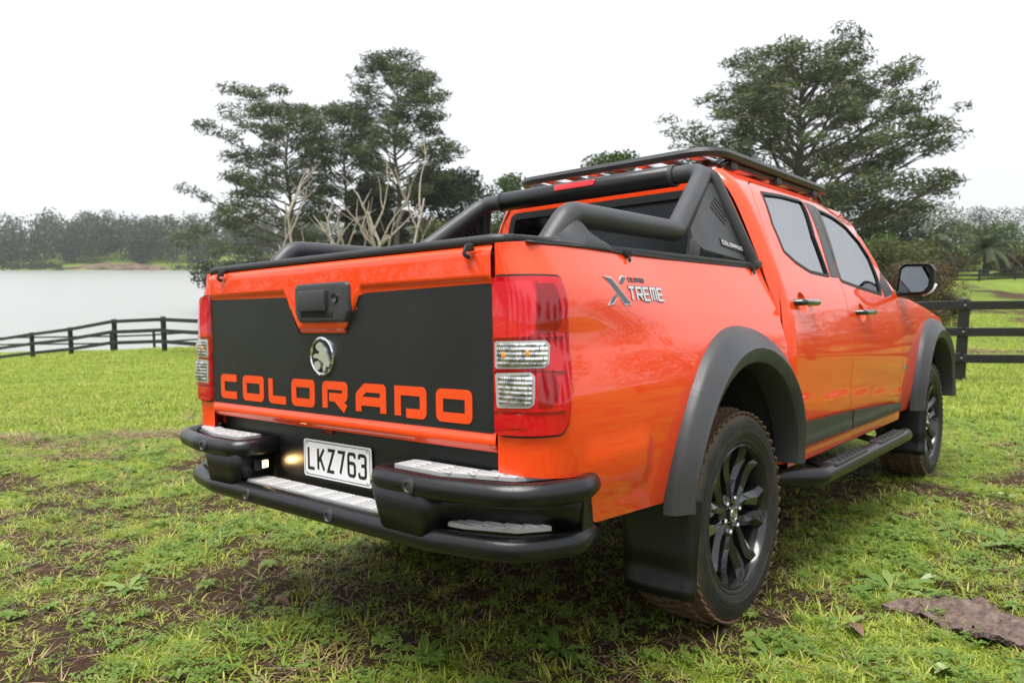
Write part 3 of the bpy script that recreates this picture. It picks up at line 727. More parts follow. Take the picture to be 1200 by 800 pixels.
flare(0.0, truck); flare(3.096, truck)
def mud_flap(yc, sx=1):
    mb = MB(); nx, nz = 7, 12
    for j in range(nz):
        for i in range(nx):
            t = j / (nz - 1); z = .545 - .335 * t; a = i / (nx - 1); x0, x1 = .655 + .03 * t, .948 - .012 * t
            x = x0 + (x1 - x0) * a; y = yc - .425 - .035 * t - .012 * math.sin(a * math.pi) + (.012 if .72 < t < .85 and .1 < a < .9 else 0)
            mb.v.append((x, y, z))
    for j in range(nz - 1):
        for i in range(nx - 1): a = j * nx + i; mb.f.append((a, a + 1, a + nx + 1, a + nx))
    o = mb.build('mud_flap', 'powder_smooth', truck); md = o.modifiers.new('t', 'SOLIDIFY'); md.thickness = .008
    dg = bpy.context.evaluated_depsgraph_get(); me = bpy.data.meshes.new_from_object(o.evaluated_get(dg)); o.modifiers.clear(); o.data = me; return o
mud_flap(0); mud_flap(3.096)

# ---- side step
def side_step():
    s = tube('side_step', fillet([(.60, .40, .42), (.80, .52, .415), (.94, .70, .405), (.945, 2.02, .405), (.945, 2.12, .405)], .10), .038, 'powder_black', truck, seg=18)
    for y0, y1 in ((.82, 1.28), (1.52, 2.0)):
        tp = box('step_tread', (.940, (y0 + y1) / 2, .438), (.062, y1 - y0, .018), 'plastic', s, bev=.008)
        mb = MB()
        for k in range(7):
            for q in (-1, 0, 1): mb.add(*box_geo((.940 + q * .018, y0 + .05 + (y1 - y0 - .1) * k / 6 + (.02 if q else 0), .4475), (.011, .034, .006), .002))
        tag(mb.build('grip', 'rubber_seal', tp), kind='stuff')
    for y in (.9, 1.75): tube('bracket', [(.62, y, .47), (.93, y, .405)], .018, 'powder_smooth', s, seg=8)
    return s
side_step()

# ---- door mirror
def mirror():
    h = MB(); prof = []
    cy, cz = 2.37, 1.293
    out = rpoly([(.845, 1.215), (.870, 1.375), (.900, 1.392), (1.030, 1.385), (1.052, 1.350), (1.046, 1.245), (1.010, 1.205), (.880, 1.200)], .03, 4)
    n = len(out); cx = sum(p[0] for p in out) / n
    layers = [(-.032, .90), (-.045, .97), (-.040, 1.0), (.02, 1.0), (.075, .88), (.105, .60), (.115, .25)]
    for dy, s in layers:
        for x, z in out: h.v.append((cx + (x - cx) * s, cy + dy, cz + (z - cz) * s))
    for l in range(len(layers) - 1):
        for i in range(n): j = (i + 1) % n; h.f.append((l * n + i, l * n + j, (l + 1) * n + j, (l + 1) * n + i))
    h.f.append(tuple((len(layers) - 1) * n + i for i in range(n))); h.f.append(tuple(range(n - 1, -1, -1)))
    o = fix_normals(h.build('door_mirror', 'powder_smooth', truck))
    g = [(cx - .006 + (x - cx) * .80, cz + (z - cz) * .80) for x, z in out]
    gl = mesh('mirror_glass', [(x, cy - .0465 - .02 * (x - cx), z) for x, z in g], [tuple(range(n))], 'mirror_glass', o, smooth=False)
    tube('mirror_arm', fillet([(.80, 2.30, 1.215), (.85, 2.35, 1.215), (.90, 2.37, 1.225)], .03), .022, 'plastic', o, seg=10)
    ind = MB(); ind.add(*tube_geo(fillet([(.99, cy - .03, 1.203), (1.035, cy - .025, 1.222), (1.055, cy - .01, 1.262)], .02), .008, 8)); ind.build('indicator', 'cap_white', o)
    return o
mirror()

# ---- rear bumper: two tubes, skirts, aluminium treads
bump = empty('rear_bumper'); bump.parent = truck
BL = [(-.865, -.93, .522), (-.885, -1.02, .522), (-.81, -1.165, .522), (-.56, -1.222, .522), (.56, -1.222, .522), (.81, -1.165, .522), (.885, -1.02, .522), (.865, -.93, .522)]
tube('lower_tube', fillet(BL, [0, .06, .16, .3, .3, .16, .06, 0], 8), .033, 'powder_black', bump, seg=20)
box('centre_panel', (0, -1.083, .632), (1.44, .03, .236), 'powder_smooth', bump, bev=.008)
box('tow_slot', (-.045, -1.1, .748), (.05, .01, .03), 'lens_red_dark', bump, bev=.004)
def tread(name, poly, z, par, ribs_along='x'):
    o = fix_normals(mesh(name, *prism_geo(poly, .004, -.006, lambda u, v, d: V3((u, v, z + d))), 'aluminium', par, smooth=False))
    y0, y1 = min(p[1] for p in poly), max(p[1] for p in poly); mb = MB(); k = 7
    for i in range(k):
        y = y0 + (y1 - y0) * (i + .5) / k; xs = []
        for x in np.linspace(min(p[0] for p in poly), max(p[0] for p in poly), 160):
            if pip(x, y, poly): xs.append(x)
        if len(xs) < 4: continue
        a, b = min(xs), max(xs); x = a + .004
        while x < b - .02:
            l = min(.085, b - x); mb.add(*box_geo((x + l / 2, y, z + .0045), (l - .004, (y1 - y0) / k * .62, .004), .001, 1)); x += .088
    tag(mb.build('tread_rib', 'aluminium', o), kind='stuff'); return o
def wing(sx):
    S = lambda p: (sx * p[0], p[1], p[2]) if len(p) == 3 else (sx * p[0], p[1])
    P = [S(p) for p in [(.370, -1.10, .668), (.366, -1.245, .668), (.62, -1.247, .668), (.855, -1.195, .668), (.925, -1.04, .668), (.895, -.965, .668)]]
    wg = tube('upper_tube', fillet(P, [0, .06, .25, .16, .06, 0], 8), .031, 'powder_black', bump, seg=20)
    # vertical skirt tapering towards the lower tube
    top = [(.362, -1.105), (.358, -1.262), (.580, -1.265), (.60, -1.215), (.64, -1.180), (.79, -1.135), (.905, -1.04), (.898, -.965)]
    bot = [(.385, -1.105), (.383, -1.246), (.572, -1.248), (.59, -1.185), (.63, -1.145), (.76, -1.095), (.880, -1.00), (.880, -.95)]
    T = fillet([S((x, y, .660)) for x, y in top], .035, 5); Bm = fillet([S((x, y, .535)) for x, y in bot], .035, 5)
    mb = MB(); mb.v = [tuple(p) for p in T] + [tuple(p) for p in Bm]; n = len(T); mb.f = [(i, i + 1, n + i + 1, n + i) for i in range(n - 1)]
    sk = mb.build('skirt', 'powder_smooth', bump); md = sk.modifiers.new('t', 'SOLIDIFY'); md.thickness = .006
    # top deck and its tread
    deck = [(.385, -1.10), (.385, -1.225), (.60, -1.225), (.80, -1.165), (.90, -1.02), (.86, -1.0), (.86, -1.085)]
    d_ = fix_normals(mesh('deck', *prism_geo([S(p) for p in deck], .0, -.01, lambda u, v, d: V3((u, v, .690 + d))), 'powder_smooth', bump, smooth=False))
    tread('step_tread', rpoly([S(p) for p in [(.408, -1.125), (.405, -1.212), (.60, -1.216), (.80, -1.155), (.875, -1.06), (.80, -1.105), (.69, -1.125)]], .015, 4), .698, bump)
    tread('step_tread', rpoly([S(p) for p in [(.60, -1.205), (.66, -1.198), (.80, -1.145), (.865, -1.06), (.74, -1.105), (.64, -1.140)]], .01, 3), .566, bump)
    mb = MB(); mb.v = [S(p) for p in [(.905, -1.01, .66), (.88, -.945, .66), (.88, -.935, .53), (.89, -1.0, .53)]]; mb.f = [(0, 1, 2, 3)]
    e = mb.build('end_plate', 'powder_smooth', bump, smooth=False); md = e.modifiers.new('t', 'SOLIDIFY'); md.thickness = .006
    # sensors set in the tubes
    for (x, y, z, ang) in ((.545, -1.277, .668, 0), (.880, -1.150, .668, 55)):
        Vv, Ff = lathe_geo([(-.006, .021), (.004, .020), (.006, .014), (.002, .012), (.003, 0)], 18); ca, sa = math.cos(math.radians(ang)), math.sin(math.radians(ang))
        mesh('sensor', [(sx * (x + q[1] * ca + q[0] * sa), y + q[1] * sa - q[0] * ca, z + q[2]) for q in Vv], Ff, 'plastic', bump)
    return wg
for sx in (1, -1): wing(sx)
for x in (-.30, .16):
    Vv, Ff = lathe_geo([(-.006, .021), (.004, .020), (.006, .014), (.002, .012), (.003, 0)], 18)
    mesh('sensor', [(x + q[1], -1.2535 - q[0], .524 + q[2]) for q in Vv], Ff, 'plastic', bump)
tread('step_tread', [(-.40, -1.125), (-.40, -1.205), (.40, -1.205), (.40, -1.125)], .553, bump)
# number plate lamp on the inner cheek of each wing (lit)
for sx in (-1, 1):
    lm = box('plate_lamp', (sx * .366, -1.165, .605), (.022, .052, .040), 'powder_smooth', bump, bev=.008)
    box('lamp_lens', (sx * .3545, -1.150, .606), (.006, .022, .026), 'lamp_glow', lm, bev=.002)
    pl = bpy.data.lights.new('plate_light', 'SPOT'); pl.energy = .2; pl.color = (1, .60, .24); pl.shadow_soft_size = .012; pl.spot_size = math.radians(70); pl.spot_blend = .6
    po = bpy.data.objects.new('plate_light', pl); COL.objects.link(po); po.parent = lm
    po.location = (sx * .346, -1.140, .607); po.rotation_euler = V3((-sx * .75, .62, .05)).to_track_quat('-Z', 'Y').to_euler()

# ---- number plate
PZ, PY = .6446, -1.104
plate = mesh('number_plate', *prism_geo(rpoly([(-.18, -.0625), (.18, -.0625), (.18, .0625), (-.18, .0625)], .012, 4), .003, 0, lambda u, v, d: V3((u, PY - d, PZ + v))), 'plate_white', truck, smooth=False); fix_normals(plate)
mb = MB(); mb.add(*ribbon_geo(rpoly([(-.173, -.0555), (.173, -.0555), (.173, .0555), (-.173, .0555)], .010, 4), .0022, .0036, .002, lambda u, v, d: V3((u, PY - d, PZ + v)), closed=True)); fix_normals(mb.build('border', 'plate_black', plate, smooth=False))
G = {'L': [([(0, 1), (0, 0), (1, 0)], 0)], 'K': [([(0, 0), (0, 1)], 0), ([(1, 1), (.08, .40)], 0), ([(.34, .58), (1, 0)], 0)], 'Z': [([(0, 1), (1, 1), (0, 0), (1, 0)], 0)],
     '7': [([(0, 1), (1, 1), (.35, 0)], 0)], '6': [([(1, .82), (1, 1), (0, 1), (0, 0), (1, 0), (1, .58), (0, .58)], .25)], '3': [([(0, .82), (0, 1), (1, 1), (1, .54), (.35, .54)], .25), ([(.9, .54), (1, .5), (1, 0), (0, 0), (0, .2)], .25)],
     'X': [], 'T': [([(0, 1), (1, 1)], 0), ([(.5, 1), (.5, 0)], 0)], 'R': [([(0, 0), (0, 1), (1, 1), (1, .45), (0, .45)], 0), ([(.5, .45), (1, 0)], 0)], 'E': [([(1, 1), (0, 1), (0, 0), (1, 0)], 0), ([(0, .5), (.9, .5)], 0)],
     'M': [([(0, 0), (0, 1), (1, 1), (1, 0)], 0), ([(.5, 1), (.5, 0)], 0)], 'C': [([(1, 1), (0, 1), (0, 0), (1, 0)], 0)], 'O': [([(0, 0), (1, 0), (1, 1), (0, 1), (0, -.05)], 0)], 'A': [([(0, 0), (0, .7), (.35, 1), (1, 1), (1, 0)], 0), ([(0, .4), (1, .4)], 0)], 'D': [([(0, 0), (0, 1), (.75, 1), (1, .75), (1, .25), (.75, 0), (-.05, 0)], 0)]}
def write(name, text, x0, adv, wd, h, z0, sw, d0, d1, mp, mat, par):
    for i, ch in enumerate(text):
        mb = MB(); x = x0 + i * adv
        for pts, r in G[ch]:
            P = [(x + sw / 2 + p[0] * (wd - sw), z0 + sw / 2 + p[1] * (h - sw)) for p in pts]
            rr = r * wd
            if rr > 0: P = [(q.x, q.y) for q in fillet([(p[0], p[1], 0) for p in P], rr, 4)]
            mb.add(*ribbon_geo(P, sw, d0, d1, mp))
        fix_normals(mb.build(name, mat, par, smooth=False))
write('character', 'LKZ763', -.158, .0545, .043, .080, -.040, .0105, .0038, .002, lambda u, v, d: V3((u, PY - d, PZ + v)), 'plate_black', plate)
for bx in (-.160, .160):
    for bz in (-.049, .049):
        Vv, Ff = lathe_geo([(0, .004), (.002, .003), (.0024, 0)], 10); mesh('screw', [(bx + q[1], PY - .003 - q[0], PZ + bz + q[2]) for q in Vv], Ff, 'silver', plate)

# ---- flank badge: crossed strokes and slanted capitals
def flank(sx):
    root = empty('flank_badge'); root.parent = truck
    # u runs rearward-to-forward on the right side
    def mp(u, v, d):
        y = -.822 + (u if sx > 0 else .36 - u); z = 1.135 + v; x = tubX(y, z) + d; return V3((sx * x, y, z))
    sl = .0
    def slant(poly): return poly
    def poly(name, pts, d0, d1, mat): fix_normals(mesh(name, *prism_geo(pts, d0, d1, mp), mat, root, smooth=False))
    A = [(-.002, .078), (.040, .076), (.122, .000), (.082, -.003)]; Bq = [(-.010, -.004), (.022, .000), (.138, .080), (.106, .083)]
    poly('emblem_stroke', Bq, .0022, .0002, 'badge_white'); poly('emblem_stroke', A, .0030, .0002, 'badge_white')
    poly('emblem_fill', grow(Bq, -.0045), .0030, .001, 'badge_grey'); poly('emblem_fill', grow(A, -.0048), .0038, .001, 'badge_grey')
    mp2 = lambda u, v, d: mp(u + .12 * v, v, d)
    write('character_edge', 'TREME', .1140, .0475, .045, .048, .007, .0115, .0020, .0002, mp2, 'badge_grey', root)
    write('character', 'TREME', .1165, .0475, .040, .043, .0095, .0070, .0032, .001, mp2, 'badge_white', root)
    write('character', 'COLORADO', .135, .0135, .0105, .014, .066, .0022, .0022, .0002, mp2, 'badge_grey', root)
for sx in (1, -1): flank(sx)

# ---- roll bar
rb = empty('roll_bar'); rb.parent = truck
def barside(sx):
    S = lambda x, y, z: (sx * x, y, z)
    tube('bar_leg', fillet([S(.20, .285, 1.690), S(.615, .285, 1.690), S(.700, -.125, 1.405), S(.712, -.79, 1.402), S(.712, -.905, 1.285)], [0, .09, .085, .10, 0], 9), .038, 'plastic', rb, seg=20)
    tube('bar_leg', fillet([S(.585, .30, 1.690), S(.630, .325, 1.675), S(.765, .415, 1.300)], [0, .05, 0], 6), .030, 'plastic', rb, seg=14)
    # side plate between the two legs
    pts = [(.262, 1.635), (.300, 1.640), (.425, 1.335), (.400, 1.318), (.020, 1.345), (-.045, 1.372), (-.040, 1.420)]
    XS = lambda y, z: interp(z, [1.30, 1.66], [.758, .640])
    pl = panel('side_plate', rpoly(pts, .018, 4), [], lambda y, z: V3((XS(y, z), y, z)), 'plastic', truck, step=.03, thick=.02)
    sl_ = MB()
    for k in range(4):
        y0, z0 = .190 + .021 * k, 1.530 + .015 * k
        q = [(y0, z0), (y0 + .009, z0 + .006), (y0 + .105, z0 - .075), (y0 + .096, z0 - .081)]
        q = [(y0 + .000 + .016 * k * 0, z0), (y0 + .012, z0 + .003), (y0 + .098, z0 - .066), (y0 + .086, z0 - .069)]
        sl_.add(*prism_geo(q, .0012, -.004, lambda u, v, d: V3((XS(u, v) + d, u, v))))
    fix_normals(sl_.build('slot_shade', 'dark', pl, smooth=False))  # raised dark strips whose colour gives the slots their inner shade
    bq = [(.185, 1.372), (.375, 1.352), (.375, 1.376), (.185, 1.400)]
    bg_ = fix_normals(mesh('name_plate', *prism_geo(bq, .004, 0, lambda u, v, d: V3((XS(u, v) + d, u, v))), 'plate_black', pl, smooth=False))
    if sx > 0: write('character', 'COLORADO', .192, .0222, .0175, .0165, 1.3785, .0036, .0052, .003, lambda u, v, d: V3((XS(u, v - .105 * (u - .19)) + d, u, v - .105 * (u - .19))), 'badge_white', bg_)
    if sx < 0:
        m_ = mirror_tree(pl, rb); bpy.data.objects.remove(bg_); bpy.data.objects.remove(pl.children[0]); bpy.data.objects.remove(pl)
        write('character', 'COLORADO', -.372, .0222, .0175, .0165, 1.3590, .0036, .0052, .003, lambda u, v, d: V3((-XS(-u, v + .105 * (u + .372)) - d, -u, v + .105 * (u + .372))), 'badge_white', m_.children[-1] if m_.children else m_)
    else: pl.parent = rb
    box('foot', S(.735, -.055, 1.330), (.022, .07, .085), 'plastic', rb, bev=.006, rot=Matrix.Rotation(math.radians(-14), 3, 'X'))
    box('foot_rail', S(.752, .18, 1.3045), (.055, .50, .014), 'plastic', rb, bev=.005)
    box('foot', S(.77, .415, 1.305), (.05, .05, .03), 'plastic', rb, bev=.006)
for sx in (1, -1): barside(sx)
tube('cross_tube', [(-.475, .285, 1.690), (.475, .285, 1.690)], .046, 'powder_black', rb, seg=24)
for sx in (1, -1): tube('collar', [(sx * .47, .285, 1.69), (sx * .488, .285, 1.69)], .0475, 'plastic', rb, seg=24, dome=False)
bl_ = box('brake_lamp', (-.005, .240, 1.706), (.225, .014, .030), 'lens_red', rb, bev=.007, rot=Matrix.Rotation(math.radians(-18), 3, 'X'))

# ---- roof rack
rk = empty('roof_rack'); rk.parent = truck
rc = rpoly([(-.555, .50), (.555, .50), (.545, 2.02), (-.545, 2.02)], .13, 8)
def rack_frame():
    prof = [(-.012, -.022), (.020, -.024), (.030, -.004), (.022, .014), (-.006, .018)]; P = [V3((p[0], p[1], 1.826)) for p in rc]; n = len(P); mb = MB(); k = len(prof)
    for i in range(n):
        t = (P[(i + 1) % n] - P[i - 1]).normalized(); nn = V3((t.y, -t.x, 0))
        for a, b in prof: mb.v.append(tuple(P[i] + nn * a + V3((0, 0, b))))
    for i in range(n):
        for q in range(k): mb.f.append((i * k + q, ((i + 1) % n) * k + q, ((i + 1) % n) * k + (q + 1) % k, i * k + (q + 1) % k))
    return fix_normals(mb.build('frame', 'plastic', rk))
rack_frame()
for i in range(7): box('slat', (-.42 + .14 * i, 1.26, 1.828), (.055, 1.50, .016), 'plastic' if i % 2 else 'silver', rk, bev=.004)
for y in (.72, 1.26, 1.80): box('crossbar', (0, y, 1.808), (1.06, .045, .020), 'powder_black', rk, bev=.005)
for sx in (1, -1):
    tube('roof_rail', fillet([(sx * .535, .60, 1.770), (sx * .535, .66, 1.795), (sx * .535, 1.86, 1.793), (sx * .535, 1.95, 1.758)], .04), .015, 'powder_black', rk, seg=10)
    for y in (.72, 1.26, 1.80): box('rack_foot', (sx * .535, y, 1.788), (.045, .07, .045), 'plastic', rk, bev=.008)

# ---- wheels
def make_wheel():
    t = empty('wheel'); t.parent = truck
    # outer face towards +x; tyre 265 wide
    R = .383
    prof = [(.118, .257), (.126, .263), (.130, .269), (.1305, .273), (.1285, .275), (.134, .287), (.1365, .298), (.1385, .2995), (.1385, .3125), (.1365, .314), (.1365, .325), (.135, .3255), (.1335, .342), (.126, .358), (.112, .372), (.085, .379), (.04, .3815), (0, .382)]
    prof = prof + [(-x, r) for x, r in prof[::-1][1:]]
    ty = mesh('tyre', *lathe_geo(prof, 72), 'tyre', t); fix_normals(ty)
    tb = MB(); nb = 54
    for i in range(nb):
        a = 2 * math.pi * i / nb
        for s in (1, -1):
            for (x, r, sx_, sy_, sz_, off) in ((.108, .3715, .042, .034, .010, 0), (.058, .3825, .036, .028, .012, .5), (.018, .383, .030, .028, .012, .1)):
                aa = a + off * 2 * math.pi / nb + (math.pi / nb if s < 0 else 0); rot = Matrix.Rotation(aa, 3, 'X') @ Matrix.Rotation(-s * (.42 if x == .109 else 0), 3, 'Y') @ Matrix.Rotation(.35 * s, 3, 'Z')
                c = Matrix.Rotation(aa, 3, 'X') @ V3((s * x, 0, r))
                V, Fc = box_geo((0, 0, 0), (sx_, sy_, sz_), .003, 1); tb.add([rot @ V3(v) + c for v in V], Fc)
    tag(tb.build('tread', 'tyre', ty), kind='stuff')
    rim = mesh('rim', *lathe_geo([(.112, .260), (.124, .259), (.126, .252), (.116, .247), (.100, .242), (.06, .234), (-.02, .222), (-.11, .234), (-.118, .256)], 64), 'rim_black', t); fix_normals(rim)
    mesh('brake_disc', *lathe_geo([(.0, .0), (.0, .150), (-.02, .150), (-.02, 0)], 40), 'under', rim)
    # six pairs of twisted spokes
    proto = None
    for k in range(6):
        a0 = k * math.pi / 3 + math.radians(12)
        for s in (1, -1):
            rs = [.040, .080, .125, .170, .208, .245]; ang = [s * .10, s * .13, s * .20, s * .30, s * .33, s * .27]
            wd = [.018, .019, .022, .028, .031, .026]; xf = [.088, .090, .091, .096, .104, .112]
            V = []; Fc = []
            for i, r in enumerate(rs):
                c = V3((xf[i], r * math.sin(a0 + ang[i]), r * math.cos(a0 + ang[i])))
                tg = V3((0, math.cos(a0 + ang[i]), -math.sin(a0 + ang[i])))
                V += [c - tg * wd[i] - V3((.040, 0, 0)), c - tg * wd[i] * .92 - V3((.012 if s > 0 else .004, 0, 0)), c - tg * wd[i] * .10 * s + V3((.004, 0, 0)), c + tg * wd[i] * .92 - V3((.004 if s > 0 else .012, 0, 0)), c + tg * wd[i] - V3((.040, 0, 0))]
            for i in range(len(rs) - 1):
                for q in range(5): Fc.append((i * 5 + q, i * 5 + (q + 1) % 5, (i + 1) * 5 + (q + 1) % 5, (i + 1) * 5 + q))
            Fc += [(0, 1, 2, 3, 4), tuple(25 + q for q in range(5))]
            fix_normals(mesh('spoke', V, Fc, 'rim_black', rim, smooth=False))
    mesh('hub', *lathe_geo([(.05, .085), (.080, .080), (.088, .066), (.090, .040), (.06, .040)], 40), 'rim_black', rim)
    cap = mesh('hub_cap', *lathe_geo([(.088, .036), (.098, .034), (.101, .028), (.101, 0)], 32), 'gloss_black', t)
    mesh('cap_ring', *lathe_geo([(.1005, .027), (.1035, .026), (.1035, .023), (.1005, .022)], 32, closed=True), 'silver', cap)
    fix_normals(mesh('cap_mark', *prism_geo([(x * .40, z * .40) for x, z in lion], .1035, .100, lambda u, v, d: V3((d, u, v))), 'silver', cap, smooth=False))
    for k in range(6):
        a = k * math.pi / 3 + math.radians(12) + .26
        V, Fc = lathe_geo([(.075, .011), (.098, .010), (.103, .006), (.103, 0)], 6); mesh('wheel_nut', [(v[0], v[1] + .062 * math.sin(a), v[2] + .062 * math.cos(a)) for v in V], Fc, 'chrome', t, smooth=False)
    return t
wh = make_wheel(); wh.location = (.757, 0, .375); wh.rotation_euler = (math.radians(8), 0, 0)
w2 = copy_tree(wh, truck); w2.location = (.757, 3.096, .375); w2.rotation_euler = (math.radians(27), 0, 0)
for y, a in ((0, 40), (3.096, 12)):
    w3 = copy_tree(wh, truck); w3.location = (-.757, y, .375); w3.rotation_euler = (math.radians(a), 0, math.pi)
# ---- underbody
ub = empty('chassis'); ub.parent = truck
for sx in (1, -1):
    tube('rail', fillet([(sx * .46, -1.05, .60), (sx * .46, -.5, .62), (sx * .46, 0, .70), (sx * .46, .5, .58), (sx * .46, 3.9, .56)], .2), .055, 'under', ub, seg=8)
    tube('leaf_spring', fillet([(sx * .56, -.72, .52), (sx * .56, 0, .42), (sx * .56, .62, .48)], .5), .028, 'under', ub, seg=8)
tube('rear_axle', [(-.66, 0, .375), (.66, 0, .375)], .05, 'under', ub, seg=12)
tube('front_axle', [(-.66, 3.096, .375), (.66, 3.096, .375)], .04, 'under', ub, seg=12)
Vv, Ff = lathe_geo([(-.13, .0), (-.12, .08), (-.05, .14), (.05, .14), (.12, .08), (.13, 0)], 20); mesh('differential', [(v[0], v[1], v[2] + .375) for v in Vv], Ff, 'under', ub)
tube('exhaust', fillet([(.30, -.95, .50), (.30, -.4, .56), (.30, .4, .50), (.25, 2.2, .44)], .15), .035, 'under', ub, seg=10)
Vv, Ff = lathe_geo([(-.11, .16), (-.12, .25), (-.11, .34), (0, .36), (.11, .34), (.12, .25), (.11, .16)], 32); mesh('spare_wheel', [(v[1], -.66 + v[2], .62 + v[0]) for v in Vv], Ff, 'under', ub)
box('floor_pan', (0, 1.45, .52), (1.62, 1.9, .06), 'under', ub); box('engine_sump', (0, 3.05, .60), (.8, 1.2, .3), 'under', ub)
# ---- cabin
ci = empty('cabin'); ci.parent = truck
def seat(x, y, w_):
    s = box('seat', (x, y, .86), (w_, .50, .16), 'interior', ci, bev=.05); box('backrest', (x, y - .26, 1.14), (w_ * .95, .15, .56), 'interior', s, bev=.05, rot=Matrix.Rotation(math.radians(12), 3, 'X'))
    for hx in ((x,) if w_ < .8 else (x - .42, x + .42)): box('headrest', (hx, y - .345, 1.50), (.26, .10, .17), 'interior', s, bev=.04)
seat(.36, 1.75, .5); seat(-.36, 1.75, .5); seat(0, .95, 1.3)
box('dashboard', (0, 2.30, 1.05), (1.42, .35, .28), 'interior', ci, bev=.06)
Vv, Ff = tube_geo([(.36 + .18 * math.cos(a), 2.05 + .06 * math.sin(a), 1.10 + .17 * math.sin(a)) for a in np.linspace(0, 2 * math.pi, 24, endpoint=False)], .015, 8, closed=True); mesh('steering_wheel', Vv, Ff, 'interior', ci)
box('cab_floor', (0, 1.4, .62), (1.6, 1.8, .04), 'interior', ci)
box('headlining', (0, 1.15, 1.72), (1.06, 1.2, .02), 'interior', ci)
# the left side mirrors the right
for o in list(truck.children):
    if o.name.split('.')[0] in ('bed_side', 'tail_light', 'cab_side', 'door', 'sill', 'front_wing', 'wheel_arch_flare', 'mud_flap', 'side_step', 'door_mirror', 'a_pillar'):
        mirror_tree(o, truck)

# ================================================================== TERRAIN
NP = M3[:, 2]                                        # the truck's up = local ground normal
def plane_z(x, y): return -(NP[0] * x + NP[1] * y) / NP[2]
def DL(x, y):
    dx, dy = x - CAM_W[0], y - CAM_W[1]; return dx * FWD_H[0] + dy * FWD_H[1], dx * RGT_H[0] + dy * RGT_H[1]
def XY(D, L): return CAM_W[0] + D * FWD_H[0] + L * RGT_H[0], CAM_W[1] + D * FWD_H[1] + L * RGT_H[1]
WATER_Z = -4.3
FL = np.array([-90., -45., -12.75, 6.97, 12., 40.]); FD = np.array([77., 48.3, 28., 11.8, 10.4, 2.5])
def vnoise(x, y, s, seed=0.0): return mnoise.noise(V3((x / s, y / s, seed)))
def far_z(D, L):
    """the land beyond the fence: lake on the left, a paddock rising on the right, the far shore"""
    ang = L / max(D, 1.0)
    right = interp(D, [0, 12, 26, 45, 80, 150, 400, 3000], [-.4, -.6, -1.75, -1.6, -1.0, 1.0, 9, 25])
    mid = interp(D, [0, 25, 45, 75, 110, 160, 300, 400, 3000], [-.6, -1.6, -2.6, -3.1, -3.6, -3.0, -1.0, 4, 25])
    r = math.hypot(D, L)
    left = interp(D, [0, 28, 40, 55, 60, 290, 310, 345, 420, 3000], [-1.2, -2.2, -3.6, -4.6, -6, -6, -2.2, 2.0, 9.0, 18])
    a = ss(-.40, -.30, ang); b = ss(-.02, .30, ang)
    z = left * (1 - a) + mid * a
    return z * (1 - b) + right * b
def ground(x, y):
    D, L = DL(x, y); zp = plane_z(x, y)
    if D < -30: zp = zp * .5 if False else zp
    e = D - float(np.interp(L, FL, FD)); r = math.hypot(D, L)
    # level out away from the paddock
    zb = max(-3.2, min(zp, 3.5 + .02 * max(0, r - 45)))
    k = ss(-3, 14, e)
    z = zb * (1 - k) + far_z(max(D, 0.0), L) * k
    n = .5 * vnoise(x, y, 9, 3) * ss(34, 70, r) + .035 * vnoise(x, y, 1.1, 5) * ss(2.5, 6, math.hypot(x, y - 1.5)) + .012 * vnoise(x, y, .28, 1) + .006 * vnoise(x, y, .09, 2)
    z += n - .065 * max(0, -15.6 - L) * ss(24, 31, D) * (1 - ss(60, 120, D)) + .15 * ss(24, 28, D) * (1 - ss(15, 19, -L)) * ss(8, 12, -L) * (1 - ss(30, 36, D))
    return z
def wear_and_shade(x, y):
    """how bare and worn the turf is, 0..1, plus shade put in under the truck"""
    D, L = DL(x, y); w_ = 0.0
    # muddy wheel track in front of the camera, running off to the left
    for (d0, l0, d1_, l1_, wd_, a) in ((2.3, -2.1, 3.75, -.35, .46, 1.0), (3.75, -.35, 4.6, .3, .42, .95), (2.05, -1.0, 2.9, .25, .30, .95), (3.4, -3.2, 4.4, -2.0, .34, .75), (2.9, .2, 3.3, 1.2, .3, .7), (4.9, -2.9, 5.6, -1.2, .3, .7)):
        vx, vy = d1_ - d0, l1_ - l0; t = min(1, max(0, ((D - d0) * vx + (L - l0) * vy) / (vx * vx + vy * vy))); w_ = max(w_, a * (1 - ss(.45, 1.25, math.hypot(D - d0 - t * vx, L - l0 - t * vy) / wd_)))
    for (cd, cl, rd, rl, a) in ((7.3, -3.4, .32, .8, 1.0), (6.8, -4.2, .28, .5, .95), (8.8, -3.5, .4, .7, .8), (6.5, -3.3, .2, .5, .7), (2.7, 1.9, .3, .5, .85), (3.9, 2.7, .35, .4, .95)):
        w_ = max(w_, a * (1 - ss(.4, 1.25, math.hypot((D - cd) / rd, (L - cl) / rl))))
    w_ = max(w_, .92 * (1 - ss(.55, 1.15, abs(x) / .95)) * (1 - ss(.9, 1.15, abs(y - 1.3) / 2.2)))      # dark soil laid under the vehicle to deepen its shadow
    n = vnoise(x, y, .55, 9) * .5 + vnoise(x, y, .2, 4) * .4
    g = ss(.0, .34, n + .19 - .08 * max(0, D - 4.5) - .10 * ss(.3, 1.2, L))
    return min(1, max(g * .85, w_ * (.8 + .5 * n), bank(x, y)))
def bank(x, y):
    D, L = DL(x, y); k = ss(14, 18, D) * (1 - ss(55, 75, D)) * ss(.2, .4, L / max(D, 1)); return .75 * k * ss(.0, .35, vnoise(x, y, 4.0, 31) + .4 * vnoise(x, y, 1.3, 8))
